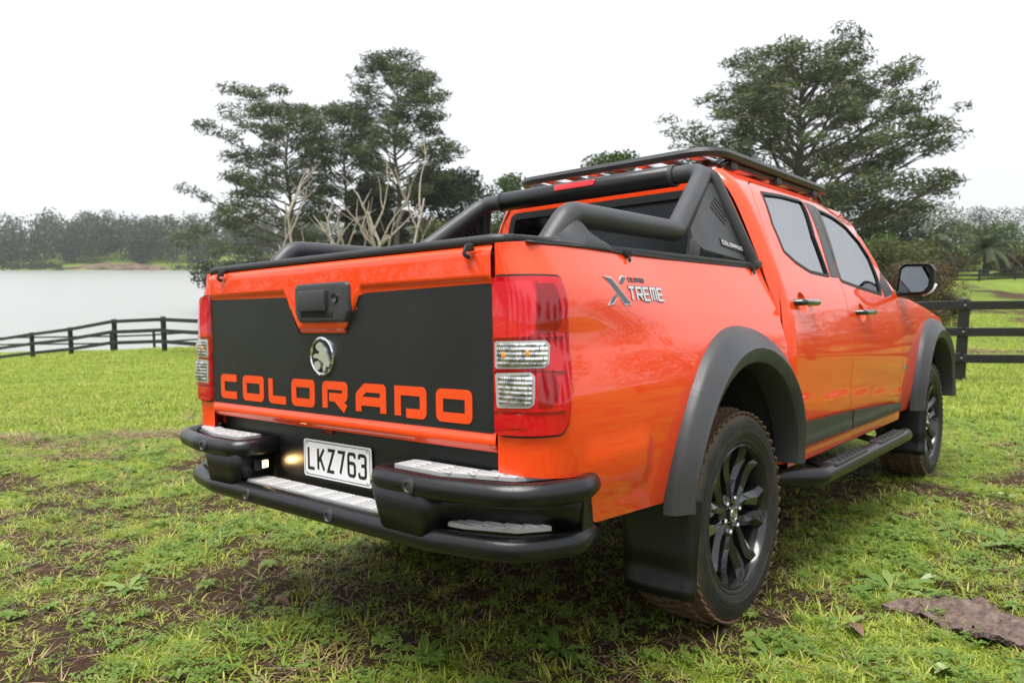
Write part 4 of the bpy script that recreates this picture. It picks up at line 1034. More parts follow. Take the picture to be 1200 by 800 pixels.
def build_ground():
    na = 540; rings = [0.0]; r = .25
    while r < 2600: rings.append(r); r *= 1.042 if r > 6 else 1.03
    V = [(CAM_W[0], CAM_W[1], ground(CAM_W[0], CAM_W[1]))]; bare = [0.0]
    cs = [(math.cos(2 * math.pi * k / na), math.sin(2 * math.pi * k / na)) for k in range(na)]
    for r in rings[1:]:
        for c, s in cs:
            x, y = CAM_W[0] + r * c, CAM_W[1] + r * s; V.append((x, y, ground(x, y))); bare.append(wear_and_shade(x, y) if r < 30 else bank(x, y))
    Fc = [(0, 1 + k, 1 + (k + 1) % na) for k in range(na)]
    for i in range(len(rings) - 2):
        a = 1 + i * na; b = a + na
        for k in range(na): k2 = (k + 1) % na; Fc.append((a + k, b + k, b + k2, a + k2))
    o = mesh('ground', V, Fc, None); at = o.data.attributes.new('bare', 'FLOAT', 'POINT'); at.data.foreach_set('value', bare)  # bare: worn turf, and the soil that darkens the truck's shadow
    mt, n, b = newmat('turf')
    an = ND(n, 'ShaderNodeAttribute'); an.attribute_name = 'bare'
    g = ramp(n, noise_(n, 2.2, 6, .6), [(.3, (.10, .155, .016)), (.55, (.17, .235, .026)), (.75, (.24, .275, .045))])
    g2 = ramp(n, noise_(n, .09, 4, .55), [(.35, (.55, .60, .5)), (.65, (1, 1, 1))])
    mg = ND(n, 'ShaderNodeMix', data_type='RGBA', blend_type='MULTIPLY'); mg.inputs[0].default_value = .6; n.links.new(g, mg.inputs[6]); n.links.new(g2, mg.inputs[7])
    sl = ramp(n, noise_(n, 34, 7, .7), [(.25, (.022, .012, .006)), (.55, (.058, .033, .017)), (.8, (.115, .070, .040))])
    ad = ND(n, 'ShaderNodeMath', operation='MULTIPLY_ADD'); ad.inputs[1].default_value = 1.1; ad.inputs[2].default_value = -.32; n.links.new(noise_(n, 16, 6, .65), ad.inputs[0])
    a2 = ND(n, 'ShaderNodeMath', operation='ADD', use_clamp=True); n.links.new(an.outputs['Fac'], a2.inputs[0]); n.links.new(ad.outputs[0], a2.inputs[1])
    # brown banks beyond the fence, pale earth on the far shore
    tc = ND(n, 'ShaderNodeTexCoord')
    rm = ND(n, 'ShaderNodeMapRange', interpolation_type='SMOOTHSTEP'); rm.inputs[1].default_value = .25; rm.inputs[2].default_value = .8; n.links.new(a2.outputs[0], rm.inputs[0])
    mc = ND(n, 'ShaderNodeMix', data_type='RGBA'); n.links.new(rm.outputs[0], mc.inputs[0]); n.links.new(mg.outputs[2], mc.inputs[6]); n.links.new(sl, mc.inputs[7])
    n.links.new(mc.outputs[2], b.inputs['Base Color']); b.inputs['Roughness'].default_value = .8; b.inputs['Specular IOR Level'].default_value = .15
    bump_(n, b, noise_(n, 45, 8, .7), .8, .03)
    o.data.materials.append(mt); tag(o, kind='structure'); return o
build_ground()
# ---- the lake
mt, n, b = newmat('water')
b.inputs['Base Color'].default_value = (.27, .28, .26, 1); b.inputs['Roughness'].default_value = .28; b.inputs['IOR'].default_value = 1.33; b.inputs['Specular IOR Level'].default_value = .8
tc = ND(n, 'ShaderNodeTexCoord'); mp_ = ND(n, 'ShaderNodeMapping'); mp_.inputs['Scale'].default_value = (.5, 1.6, 1); n.links.new(tc.outputs['Object'], mp_.inputs[0])
nz = ND(n, 'ShaderNodeTexNoise'); nz.inputs['Scale'].default_value = 1.6; nz.inputs['Detail'].default_value = 6; n.links.new(mp_.outputs[0], nz.inputs['Vector']); bump_(n, b, nz.outputs['Fac'], .6, .12)
c_ = XY(180, -150); NW = 24
V = []; 
for i in range(NW + 1):
    for j in range(NW + 1):
        x, y = XY(20 + 420 * i / NW, -480 + 560 * j / NW); V.append((x, y, WATER_Z))
lake = mesh('lake_water', V, [(i * (NW + 1) + j, i * (NW + 1) + j + 1, (i + 1) * (NW + 1) + j + 1, (i + 1) * (NW + 1) + j) for i in range(NW) for j in range(NW)], 'water', smooth=False); fix_normals(lake); tag(lake, kind='structure')

# ---- fences
simple('fence_black', (.010, .0095, .009), .6, var=.4, grain=.4, gscale=25)
simple('bolt_grey', (.3, .3, .3), .5, metal=.6)
def fence(name, label, DLs, h=1.32, rails=(.38, .80, 1.22), rh=.135, pw=.15, bolts=False, group=None):
    P = [(*XY(d, l), ) for d, l in DLs]; root = empty(name, (P[0][0], P[0][1], ground(*P[0]))); tag(root, label, 'fence', group)
    o0 = V3(root.location)
    G_ = [ground(*p) for p in P]
    for i, (x, y) in enumerate(P):
        a, b_ = P[max(i - 1, 0)], P[min(i + 1, len(P) - 1)]; an = math.atan2(b_[1] - a[1], b_[0] - a[0])
        V, Fc = box_geo((0, 0, h / 2 - .15), (pw, pw, h + .3), .012, 1, None)
        tilt = Matrix.Rotation(random.uniform(-.02, .02), 3, 'X') @ Matrix.Rotation(an, 3, 'Z')
        po = mesh('post', V, Fc, 'fence_black', root, smooth=False); po.matrix_basis = Matrix.Translation(V3((x, y, G_[i])) - o0) @ tilt.to_4x4()
        if bolts:
            for rz in rails:
                bo = mesh('bolt', *box_geo((0, 0, 0), (.03, .01, .03), .006, 1), 'bolt_grey', po); bo.location = (0, -pw / 2 - .045, rz)
    for i in range(len(P) - 1):
        for rz in rails:
            jz = random.uniform(-.012, .012); a = V3((P[i][0], P[i][1], G_[i] + rz + jz)); b_ = V3((P[i + 1][0], P[i + 1][1], G_[i + 1] + rz + random.uniform(-.012, .012)))
            d = b_ - a; L_ = d.length; xa = d.normalized(); nn = V3((-xa.y, xa.x, 0)).normalized()
            toc = V3((CAM_W[0] - a.x, CAM_W[1] - a.y, 0)); nn = nn if nn.dot(toc) > 0 else -nn
            za = xa.cross(nn); za = za if za.z > 0 else -za; ya = za.cross(xa)
            mtx = Matrix((xa, ya, za)).transposed().to_4x4(); mtx.translation = (a + b_) / 2 + nn * (pw / 2 + .024) - o0
            V, Fc = box_geo((0, 0, 0), (L_ + .02 - .004 * (i % 2), .045, rh), .006, 1); r_ = mesh('rail', V, Fc, 'fence_black', root, smooth=False); r_.matrix_basis = mtx
    return root
def line_pts():
    """posts from the left chain to the right chain, evenly spaced"""
    pts = []
    for i in range(9, 0, -1): pts.append((28 + 1.80 * i, -13.2 - 2.85 * i))
    a = np.array([28., -13.2]); b_ = np.array([11.8, 7.2]); n = 8
    for i in range(n): pts.append(tuple(a + (b_ - a) * i / n))
    pts += [(11.8, 7.2), (11.0, 10.2), (10.2, 13.4), (9.3, 16.6), (8.4, 19.8)]
    return pts
fence('paddock_fence', 'long black three-rail timber fence running past the truck along the paddock edge', line_pts(), bolts=True)
fence('far_fence', 'black timber fence across the green slope in front of the palms', [(81 - .8 * i, 36 + 3.2 * i) for i in range(0, 14)], h=1.3, rails=(.2, .65, 1.12), rh=.2, pw=.2)
fence('shore_fence', 'low dark fence down on the bank beside the lake', [(39 + 1.2 * i, -16.5 - 3.0 * i) for i in range(0, 9)], h=1.0, rails=(.45, .85), rh=.09, pw=.11)

# ================================================================== TREES
def leafmat(name, stops, rough=.6, trans=.25):
    mt, n, b = newmat(name)
    oi = ND(n, 'ShaderNodeObjectInfo'); geo = ND(n, 'ShaderNodeNewGeometry')
    at = ND(n, 'ShaderNodeAttribute'); at.attribute_name = 'tone'
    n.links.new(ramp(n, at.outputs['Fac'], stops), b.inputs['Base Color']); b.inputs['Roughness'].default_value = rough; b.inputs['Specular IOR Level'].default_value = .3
    if trans:
        tr = ND(n, 'ShaderNodeBsdfTranslucent'); n.links.new(b.inputs['Base Color'].links[0].from_socket, tr.inputs[0]); ms = ND(n, 'ShaderNodeMixShader'); ms.inputs[0].default_value = trans
        out = n.nodes['Material Output']; n.links.new(b.outputs[0], ms.inputs[1]); n.links.new(tr.outputs[0], ms.inputs[2]); n.links.new(ms.outputs[0], out.inputs[0])
    return mt
leafmat('pine_needles', [(0, (.034, .046, .020)), (.5, (.072, .092, .038)), (1, (.13, .155, .064))])
leafmat('dark_needles', [(0, (.012, .019, .008)), (.6, (.024, .038, .014)), (1, (.05, .07, .024))])
leafmat('leaf_green', [(0, (.025, .045, .010)), (.5, (.055, .090, .018)), (1, (.12, .17, .03))])
leafmat('leaf_olive', [(0, (.03, .035, .012)), (.5, (.075, .085, .024)), (1, (.15, .16, .05))])
leafmat('leaf_rust', [(0, (.04, .028, .014)), (.5, (.11, .075, .034)), (1, (.20, .15, .075))])
leafmat('leaf_bright', [(0, (.06, .10, .012)), (.5, (.13, .20, .02)), (1, (.24, .31, .05))])
leafmat('far_leaf', [(0, (.016, .026, .012)), (.5, (.036, .053, .024)), (1, (.075, .10, .045))])
simple('bark', (.10, .082, .068), .9, var=.35, grain=.8, gscale=8)
simple('bark_pale', (.36, .30, .25), .85, var=.3, grain=.6, gscale=10)
simple('bark_dark', (.045, .038, .032), .9, var=.3)
def crown_mesh(name, C, size, mat, parent, flat=.5, upb=.3, aspect=1.6, tone=None):
    """many small pointed leaf-clump faces at points C (numpy)"""
    n = len(C); s = size * RNG.uniform(.6, 1.35, n)
    d = RNG.normal(size=(n, 3)); d[:, 2] = d[:, 2] * flat + upb; d /= np.linalg.norm(d, axis=1)[:, None]
    q = RNG.normal(size=(n, 3)); q -= (q * d).sum(1)[:, None] * d; q /= np.linalg.norm(q, axis=1)[:, None]
    L = (s * aspect)[:, None]; W = (s * .5)[:, None]
    a = C - d * L * .5; b_ = C + q * W * .5 - d * L * .08; c = C + d * L * .5; e = C - q * W * .5 + d * L * .1
    V = np.stack([a, b_, c, e], 1).reshape(-1, 3)
    me = bpy.data.meshes.new(name); nf = n
    me.vertices.add(4 * nf); me.vertices.foreach_set('co', V.astype(np.float32).ravel())
    me.loops.add(4 * nf); me.loops.foreach_set('vertex_index', np.arange(4 * nf, dtype=np.int32))
    me.polygons.add(nf); me.polygons.foreach_set('loop_start', np.arange(0, 4 * nf, 4, dtype=np.int32)); me.polygons.foreach_set('loop_total', np.full(nf, 4, np.int32))
    me.update()
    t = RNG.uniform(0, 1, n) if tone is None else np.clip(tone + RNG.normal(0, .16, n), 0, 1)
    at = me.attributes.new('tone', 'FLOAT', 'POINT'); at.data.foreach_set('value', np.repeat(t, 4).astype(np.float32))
    return link(name, me, mat, parent)
def limb(p, d, L, n, bend, up):
    P = [V3(p)]; d = V3(d).normalized()
    for i in range(n):
        d = (d + V3((random.uniform(-bend, bend), random.uniform(-bend, bend), random.uniform(-bend, bend) * .7 + up))).normalized(); P.append(P[-1] + d * (L / n))
    return P
def taper(P, r0, r1): return [r0 + (r1 - r0) * (i / (len(P) - 1)) ** .8 for i in range(len(P))]
PADS = None
def pad(c, rx, rz, n, tone0):
    """a flattened clump of foliage"""
    u = RNG.normal(size=(n, 3)); u /= np.linalg.norm(u, axis=1)[:, None]; r = RNG.uniform(.25, 1, n) ** .6
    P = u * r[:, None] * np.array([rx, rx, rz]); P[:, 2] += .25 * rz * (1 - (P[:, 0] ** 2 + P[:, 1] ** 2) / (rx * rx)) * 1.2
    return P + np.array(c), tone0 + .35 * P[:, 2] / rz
def pine(name, label, D, L, zbase, H, prof, lean=(0, 0), trunk_r=.35, mat='pine_needles', bark='bark', nlimb=34, start=.25, dens=1.0, leaf=.30, group=None, twig=1.0, skew=None, padr=1.15):
    """prof(h) -> crown half-width at relative height h; limbs end in flat pads of needles"""
    x, y = XY(D, L); root = empty(name, (x, y, zbase)); tag(root, label, 'tree', group)
    tm = MB(); nT = 12; T = [V3((lean[0] * H * (i / nT) ** 1.5 + .18 * math.sin(i * 1.3 + D), lean[1] * H * (i / nT) ** 1.5 + .15 * math.cos(i * 1.1), -.4 + (H * .96 + .4) * i / nT)) for i in range(nT + 1)]
    tm.add(*tube_geo(T, taper(T, trunk_r, .05), 10, caps=False)); pts = []; tones = []
    for k in range(nlimb):
        h = start + (1 - start) * (k + random.random() * .8) / nlimb; h = min(h, .985); az = k * 2.399 + random.uniform(-.5, .5)
        i = h * nT; i0 = min(int(i), nT - 1); p = T[i0].lerp(T[i0 + 1], i - i0)
        # camera-right share of the limb decides which side's width applies
        dirw = V3((math.cos(az), math.sin(az), 0)); side = dirw.x * RGT_H[0] + dirw.y * RGT_H[1]
        wR = prof(h, 1 if side > 0 else -1); LL = wR * random.uniform(.72, 1.05)
        if LL < .4: LL = .4
        rise = .15 + .55 * h; P = limb(p, (math.cos(az), math.sin(az), rise), LL * 1.08, 6, .20, .03 - .02 * (1 - h))
        r0 = max(.05, trunk_r * (.42 - .25 * h) * min(1, LL / 3)); tm.add(*tube_geo(P, taper(P, r0, .025), 6, caps=False))
        def addpad(c, s):
            n = int(82 * dens * s * s * random.uniform(.7, 1.25)); q, t = pad(tuple(c), padr * s, .40 * s * padr, max(n, 8), random.uniform(.2, .7)); pts.append(q); tones.append(t)
        addpad(P[-1], random.uniform(.8, 1.25))
        nb = max(1, int(LL * 1.05 * twig))
        for j in range(nb):
            t = random.uniform(.38, .97); ii = t * 6; q0 = min(int(ii), 5); c = P[q0].lerp(P[q0 + 1], ii - q0)
            a2 = az + random.choice((-1, 1)) * random.uniform(.5, 1.15); bl = LL * random.uniform(.16, .36)
            B_ = limb(c, (math.cos(a2), math.sin(a2), random.uniform(.15, .55)), bl, 4, .25, .05); tm.add(*tube_geo(B_, taper(B_, r0 * .4, .015), 5, caps=False)); addpad(B_[-1], random.uniform(.65, 1.1))
    for s in range(4): 
        q, t = pad(tuple(T[-1] + V3((random.uniform(-.8, .8), random.uniform(-.8, .8), random.uniform(-.5, .4)))), padr, .5 * padr, int(46 * dens), .6); pts.append(q); tones.append(t)
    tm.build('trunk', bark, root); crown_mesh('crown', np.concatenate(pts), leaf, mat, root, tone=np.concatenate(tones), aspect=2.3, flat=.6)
    return root
def tab(hs, L_, R_): return lambda h, s: interp(h, hs, L_ if s < 0 else R_)
# the great pine behind the cab roof
PX = lambda px, D: (px - 600) / F_PX * D * 1.0
H_big = 17.8
pine('pine_tree', 'huge spreading pine with wide layered limbs rising behind the truck cab', 60, PX(930, 60), -2.0, H_big,
     tab([.2, .30, .45, .55, .65, .75, .85, .93, 1], [5, 7.5, 9.2, 9.0, 7.6, 7.0, 6.2, 5.0, 2.4], [9.5, 11.2, 11.0, 9.8, 8.2, 7.2, 6.4, 5.2, 2.6]), trunk_r=.62, nlimb=76, start=.22, dens=1.15, leaf=.21, padr=1.25)
# the stand beside the lake
pine('pine_tree', 'tallest pine of the lakeside stand, with an open rounded top', 76, PX(468, 76), -3.2, 23.3,
     tab([.3, .45, .55, .62, .72, .8, .9, 1], [3.0, 3.6, 4.0, 4.2, 3.8, 4.8, 5.0, 2.2], [3, 4, 6.8, 7.4, 6.2, 5.6, 4.6, 2.2]), trunk_r=.42, nlimb=52, start=.42, dens=1.1, leaf=.22, mat='pine_needles', padr=1.3)
pine('pine_tree', 'lopsided pine at the water side of the stand, one low limb reaching over the lake', 74, PX(345, 74), -3.4, 18.2,
     tab([.2, .28, .38, .46, .55, .65, .75, .88, 1], [7.0, 9.5, 10.2, 8.0, 5.5, 5.4, 6.6, 7.2, 3.5], [2, 3, 3, 3.2, 4, 4, 4.4, 4.0, 2]), lean=(-.015, -.01), trunk_r=.40, nlimb=54, start=.22, dens=1.1, leaf=.22, padr=1.3)
pine('pine_tree', 'slender pine standing between the tall pine and the lopsided one', 79, PX(408, 79), -3.4, 20.0,
     tab([.3, .5, .6, .7, .85, 1], [2.5, 3.2, 3.6, 4.6, 4.2, 1.8], [2.5, 3.0, 3.6, 4.4, 4.2, 2.0]), trunk_r=.3, nlimb=44, start=.40, dens=1.1, leaf=.22, padr=1.25)
pine('conifer_tree', 'dense blackish conifer low among the lakeside pines', 80, PX(440, 80), -3.6, 12.5,
     tab([.1, .3, .5, .7, .9, 1], [3.6, 4.0, 3.8, 3.0, 1.8, .6], [3.6, 4.2, 4.2, 3.4, 2.0, .6]), trunk_r=.3, mat='dark_needles', nlimb=60, start=.06, dens=1.3, leaf=.27, padr=1.2)
def broad(name, label, D, L, zb, H, rx, mat, cat='tree', leaf=.3, n=5000, group=None, trunk=True, lobes=10, zlo=.25, aspect=1.3, shape=1.0, bark='bark_dark'):
    x, y = XY(D, L); root = empty(name, (x, y, zb)); tag(root, label, cat, group); pts = []; tones = []; tm = MB()
    for k in range(lobes):
        a = k * 2.4 + random.uniform(-.4, .4); f = math.sqrt((k + .5) / lobes); hh = zlo + (1 - zlo) * random.random() ** .8
        rr = rx * f * (1 - .55 * max(0, hh - .4) ** 1.2 * shape); s = rx * random.uniform(.28, .46); c = np.array([rr * .78 * math.cos(a), rr * .78 * math.sin(a), min(H * hh, H - s * .7)])
        m_ = int(n / lobes * random.uniform(.7, 1.3)); u = RNG.normal(size=(m_, 3)); u /= np.linalg.norm(u, axis=1)[:, None]; r = RNG.uniform(.2, 1.08, m_) ** .45
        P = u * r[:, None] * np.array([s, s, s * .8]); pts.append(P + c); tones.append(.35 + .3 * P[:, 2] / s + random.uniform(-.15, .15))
        if trunk:
            B_ = limb((0, 0, H * .12), c - np.array([0, 0, H * .12]), float(np.linalg.norm(c - np.array([0, 0, H * .12]))), 5, .12, .0); tm.add(*tube_geo(B_, taper(B_, .035 * rx + .03, .02), 6, caps=False))
    P_ = np.concatenate(pts); P_[:, 2] = np.maximum(P_[:, 2], .05)
    if trunk:
        T = [V3((0, 0, -.3)), V3((.04, .02, H * .12)), V3((.06, -.03, H * .4))]; tm.add(*tube_geo(T, [.05 * rx + .06, .04 * rx + .05, .03 * rx], 8, caps=False)); tm.build('trunk', bark, root)
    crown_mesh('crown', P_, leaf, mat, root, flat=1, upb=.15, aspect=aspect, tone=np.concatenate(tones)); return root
broad('broadleaf_tree', 'round dark evergreen tree at the end of the lakeside pines', 82, PX(533, 82), -3.2, 13.8, 6.6, 'dark_needles', n=12000, leaf=.36, lobes=16)
broad('broadleaf_tree', 'olive shrubby tree in front of the round dark evergreen', 66, PX(500, 66), -3.0, 7.4, 4.4, 'leaf_olive', n=7000, leaf=.28, lobes=14, zlo=.1)
broad('broadleaf_tree', 'pale grey-green willow bush at the foot of the lopsided pine', 78, PX(275, 78), -3.9, 4.6, 4.6, 'far_leaf', n=6000, leaf=.3, lobes=14, zlo=.05, cat='bush')
broad('bush', 'low dark thicket on the bank under the lopsided pine', 84, PX(320, 84), -3.9, 5.0, 6.5, 'far_leaf', n=7000, leaf=.34, lobes=18, zlo=.05, cat='bush', trunk=False)
broad('bush', 'dark thicket under the tall lakeside pine', 84, PX(420, 84), -3.8, 4.6, 7.5, 'dark_needles', n=8000, leaf=.34, lobes=18, zlo=.05, cat='bush', trunk=False)
broad('conifer_tree', 'pointed yellowish conifer just showing over the roll bar', 48, PX(598, 48), -2.4, 8.9, 2.0, 'leaf_green', n=7000, leaf=.17, lobes=26, zlo=.05, shape=2.6)
broad('broadleaf_tree', 'green treetop peeping over the roof rack', 58, PX(714, 58), -2.2, 11.4, 3.0, 'leaf_green', n=4500, leaf=.26, lobes=12)
# dead, bleached trees
simple('bleached_wood', (.36, .30, .255), .85, var=.25)
def dead(label, D, px, zb, H, lean, k0, name='dead_tree'):
    st = random.getstate(); random.seed(k0); x, y = XY(D, PX(px, D)); root = empty(name, (x, y, zb)); tag(root, label, 'dead tree', 'bleached dead trees')
    mb = MB(); R3 = V3((RGT_H[0], RGT_H[1], 0)); F3 = V3((FWD_H[0], FWD_H[1], 0))
    def grow_(p, d, L_, r, lv):
        P = limb(p, d, L_, 7, .17, .03); mb.add(*tube_geo(P, taper(P, r, r * .35), 7 if lv < 2 else 5, caps=False))
        if lv >= 2: return
        for q in range((3 if lv == 0 else 2)):
            i = random.randint(3, 6); a = random.choice((-1, 1)) * random.uniform(.35, .85); dd = (P[i] - P[i - 1]).normalized() + R3 * a + F3 * random.uniform(-.6, .6) + V3((0, 0, .15)); grow_(P[i], dd, L_ * random.uniform(.38, .62), r * .5, lv + 1)
    for l, hh in lean: grow_(V3((random.uniform(-.3, .3), random.uniform(-.3, .3), -.3)), V3((0, 0, 1)) + R3 * l + F3 * random.uniform(-.1, .1), hh * 1.1, .20, 0)
    mb.build('trunk', 'bleached_wood', root); random.setstate(st); return root
dead('bare bleached tree with crooked forked limbs beside the olive shrubby tree', 62, 470, -3.2, 9, [(.12, 9.5), (-.30, 8.2)], 3)
dead('bare bleached tree with two upswept trunks in front of the tall pine', 62, 450, -3.2, 9, [(-.06, 8.8), (-.5, 7.5)], 8)
dead('bare bleached tree leaning left under the lopsided pine', 62, 360, -3.4, 9, [(-.38, 9.0), (-.55, 6.0)], 15)
dead('bare bleached tree standing between the two pines', 62, 379, -3.4, 9, [(.05, 7.0), (.32, 8.0), (-.5, 4.5)], 22)
# right-hand background
broad('bush', 'big russet shrub beyond the fence beside the door mirror', 30, PX(1083, 30), -1.75, 2.9, 1.7, 'leaf_rust', n=22000, leaf=.075, lobes=34, zlo=.08, cat='bush', trunk=False)
broad('bush', 'russet and green shrub behind the mirror, partly hidden by the cab', 34, PX(1045, 34), -1.7, 3.8, 2.3, 'leaf_olive', n=16000, leaf=.10, lobes=20, zlo=.08, cat='bush', trunk=False)
broad('bush', 'bright yellow-green shrub below the great pine', 44, PX(1020, 44), -1.8, 4.4, 2.6, 'leaf_green', n=7000, leaf=.14, lobes=18, zlo=.1, cat='bush', trunk=False)
for k, (px, D, H, rx, mat, lab) in enumerate([(1000, 62, 8.5, 4.2, 'leaf_green', 'mid green leafy tree at the foot of the great pine'), (1040, 70, 7.6, 4.4, 'dark_needles', 'dark evergreen shrubbery right of the great pine trunk'),
    (1075, 92, 9.0, 5.2, 'leaf_green', 'rounded green tree behind the left palm'), (1120, 96, 6.5, 5.0, 'leaf_olive', 'olive green tree between the two palms'), (1165, 100, 6.6, 5.5, 'leaf_green', 'broad green tree behind the tall palm'),
    (1195, 120, 9.5, 7.0, 'dark_needles', 'dark tree on the skyline beyond the tall palm'), (1225, 90, 4.5, 4.0, 'leaf_bright', 'bright green hedge-like bush at the end of the far fence'), (1105, 88, 3.2, 3.6, 'leaf_rust', 'low rusty bush behind the far fence'), (1185, 86, 2.6, 3.0, 'leaf_rust', 'low russet and lime bush below the tall palm'),
    (1250, 110, 9, 6, 'leaf_green', 'green tree closing the row at the right'), (1140, 130, 9.4, 6, 'far_leaf', 'hazy grey-green tree far behind the palms')]):
    broad('broadleaf_tree' if H > 4 else 'bush', lab, D, PX(px, D), ground(*XY(D, PX(px, D))) - .3, H, rx, mat, n=5500, leaf=.24, lobes=16, zlo=.1, cat='tree' if H > 4 else 'bush', trunk=H > 4)
def palm(label, px, D, zb, H, n, L_, seed):
    st = random.getstate(); random.seed(seed); x, y = XY(D, PX(px, D)); root = empty('palm_tree', (x, y, zb)); tag(root, label, 'palm', 'palms behind the far fence')
    T = [V3((0, 0, -.3)), V3((.1, 0, H * .5)), V3((.05, .1, H))]; mesh('trunk', *tube_geo(T, [.42, .36, .40], 10, caps=False), 'bark_dark', root)
    for k in range(n):
        az = k * 2.399; el = random.uniform(-.15, 1.25); P = [T[-1].copy()]; d = V3((math.cos(az) * math.cos(el), math.sin(az) * math.cos(el), math.sin(el))); mb = MB()
        for i in range(10): d = (d + V3((0, 0, -.13))).normalized(); P.append(P[-1] + d * L_ / 10)
        mb.add(*tube_geo(P, taper(P, .05, .01), 4, caps=False)); hz = V3((-math.sin(az), math.cos(az), 0)); tn = random.random()
        for i in range(1, 30):
            t = i / 30 * 10; i0 = min(int(t), 9); c = P[i0].lerp(P[i0 + 1], t - i0); tg = (P[i0 + 1] - P[i0]).normalized(); ll = L_ * .17 * math.sin(min(1, .25 + i / 30) * 2.6) + .12
            for s in (1, -1):
                e = c + (hz * s + tg * .7 + V3((0, 0, -.25))).normalized() * ll; wv = tg * .045; mb.add([c - wv, c + wv, e], [(0, 1, 2)])
        o = mb.build('frond', 'palm_leaf', root, smooth=False); at = o.data.attributes.new('tone', 'FLOAT', 'POINT'); at.data.foreach_set('value', [tn] * len(o.data.vertices))
    random.setstate(st)
leafmat('palm_leaf', [(0, (.025, .038, .018)), (.5, (.05, .072, .03)), (1, (.10, .125, .055))])
palm('tall feathery palm with arching fronds behind the far fence', 1152, 86, -1.1, 3.4, 46, 4.4, 5)
palm('shadowy palm with drooping fronds beside the great pine', 1088, 84, -1.1, 4.2, 40, 4.0, 9)
# trees on the open side of the paddock, mirrored in the flank's paint
for k, (D, L, H, rx, mat) in enumerate([(6, 34, 9, 6, 'leaf_green'), (20, 40, 10, 7, 'dark_needles'), (34, 44, 9, 6.5, 'leaf_green'), (-8, 38, 10, 7, 'leaf_olive'), (-22, 34, 8, 6, 'dark_needles'), (48, 52, 11, 8, 'leaf_green'), (-34, 24, 10, 7, 'leaf_green'), (-40, 6, 9, 7, 'dark_needles'), (-38, -14, 10, 7, 'leaf_olive')]):
    broad('broadleaf_tree', 'leafy tree on the open side of the paddock, seen mirrored in the truck paint', D, L, ground(*XY(D, L)) - .3, H, rx, mat, n=10000, leaf=.22, lobes=14, zlo=.08, group='trees on the open side of the paddock')
for k, (D, L, H, rx, mat) in enumerate([(16, -52, 11, 8, 'leaf_green'), (4, -46, 9, 7, 'dark_needles'), (-6, -50, 12, 8, 'leaf_olive'), (-16, -44, 10, 7, 'dark_needles'), (-26, -36, 11, 8, 'leaf_green'), (26, -62, 11, 8, 'dark_needles'), (-34, -26, 10, 7, 'dark_needles')]):  # unseen row added to darken what tailgate and lamp lenses reflect
    broad('broadleaf_tree', 'leafy tree added out of view on the lake side to darken the tailgate reflections', D, L, max(ground(*XY(D, L)), -3.5) - .3, H, rx, mat, n=10000, leaf=.22, lobes=14, zlo=.08, group='unseen trees added on the lake side')
# ---- far shore wood: one mass
def far_wood():
    pts = []; tones = []
    for k in range(420):
        L = random.uniform(-430, 40); D = random.choice((random.uniform(304, 330), random.uniform(330, 400))); x, y = XY(D, L); z = ground(x, y)
        H = random.uniform(12, 20) * (1 if random.random() > .12 else 1.25) * (1 if D > 318 else .8); rx = H * random.uniform(.26, .42)
        bank = -255 < L + (D - 305) * 0 and abs(L + 160) < 20 and D < 309
        if bank: continue
        m_ = 420; u = RNG.normal(size=(m_, 3)); u /= np.linalg.norm(u, axis=1)[:, None]; r = RNG.uniform(.3, 1.05, m_) ** .5; sh = np.array([rx, rx, H * .5]); P = u * r[:, None] * sh
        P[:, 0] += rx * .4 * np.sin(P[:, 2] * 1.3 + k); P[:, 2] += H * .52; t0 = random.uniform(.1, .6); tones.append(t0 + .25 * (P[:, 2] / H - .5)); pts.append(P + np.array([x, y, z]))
    for k in range(240):                                       # scrub along the waterline
        L = random.uniform(-430, 30); D = random.uniform(296, 306)
        if abs(L + 158) < 20: continue
        x, y = XY(D, L); z = max(ground(x, y), WATER_Z); H = random.uniform(1.5, 4.5); m_ = 60; u = RNG.normal(size=(m_, 3)); P = u * np.array([H * .6, H * .6, H * .35]); P[:, 2] = np.abs(P[:, 2]); pts.append(P + np.array([x, y, z])); tones.append(np.full(m_, random.uniform(.2, .8)))
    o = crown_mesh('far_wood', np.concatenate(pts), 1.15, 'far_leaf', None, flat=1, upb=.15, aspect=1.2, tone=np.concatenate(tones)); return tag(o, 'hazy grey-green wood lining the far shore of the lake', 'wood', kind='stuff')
far_wood()
# bare clay bluff at the far waterline
mt, n, b = newmat('clay'); n.links.new(ramp(n, noise_(n, .35, 7, .65), [(.3, (.03, .03, .015)), (.5, (.10, .065, .04)), (.7, (.18, .13, .09))]), b.inputs['Base Color']); b.inputs['Roughness'].default_value = .9
mb = MB(); nu, nv = 60, 9
for i in range(nu):
    for j in range(nv):
        u, v = i / (nu - 1), j / (nv - 1); L = -185 + 50 * u; hgt = (3.2 * math.sin(math.pi * min(1, u * 1.02)) ** .5) * (1 + .25 * mnoise.noise(V3((u * 9, 0, 0)))); D = 299 + 5 * v ** 2 + 2.0 * mnoise.noise(V3((u * 14, v * 3, 1))); x, y = XY(D, L); mb.v.append((x, y, WATER_Z - .4 + hgt * v))
for i in range(nu - 1):
    for j in range(nv - 1): a = i * nv + j; mb.f.append((a, a + nv, a + nv + 1, a + 1))
tag(mb.build('clay_bluff', 'clay'), kind='structure')

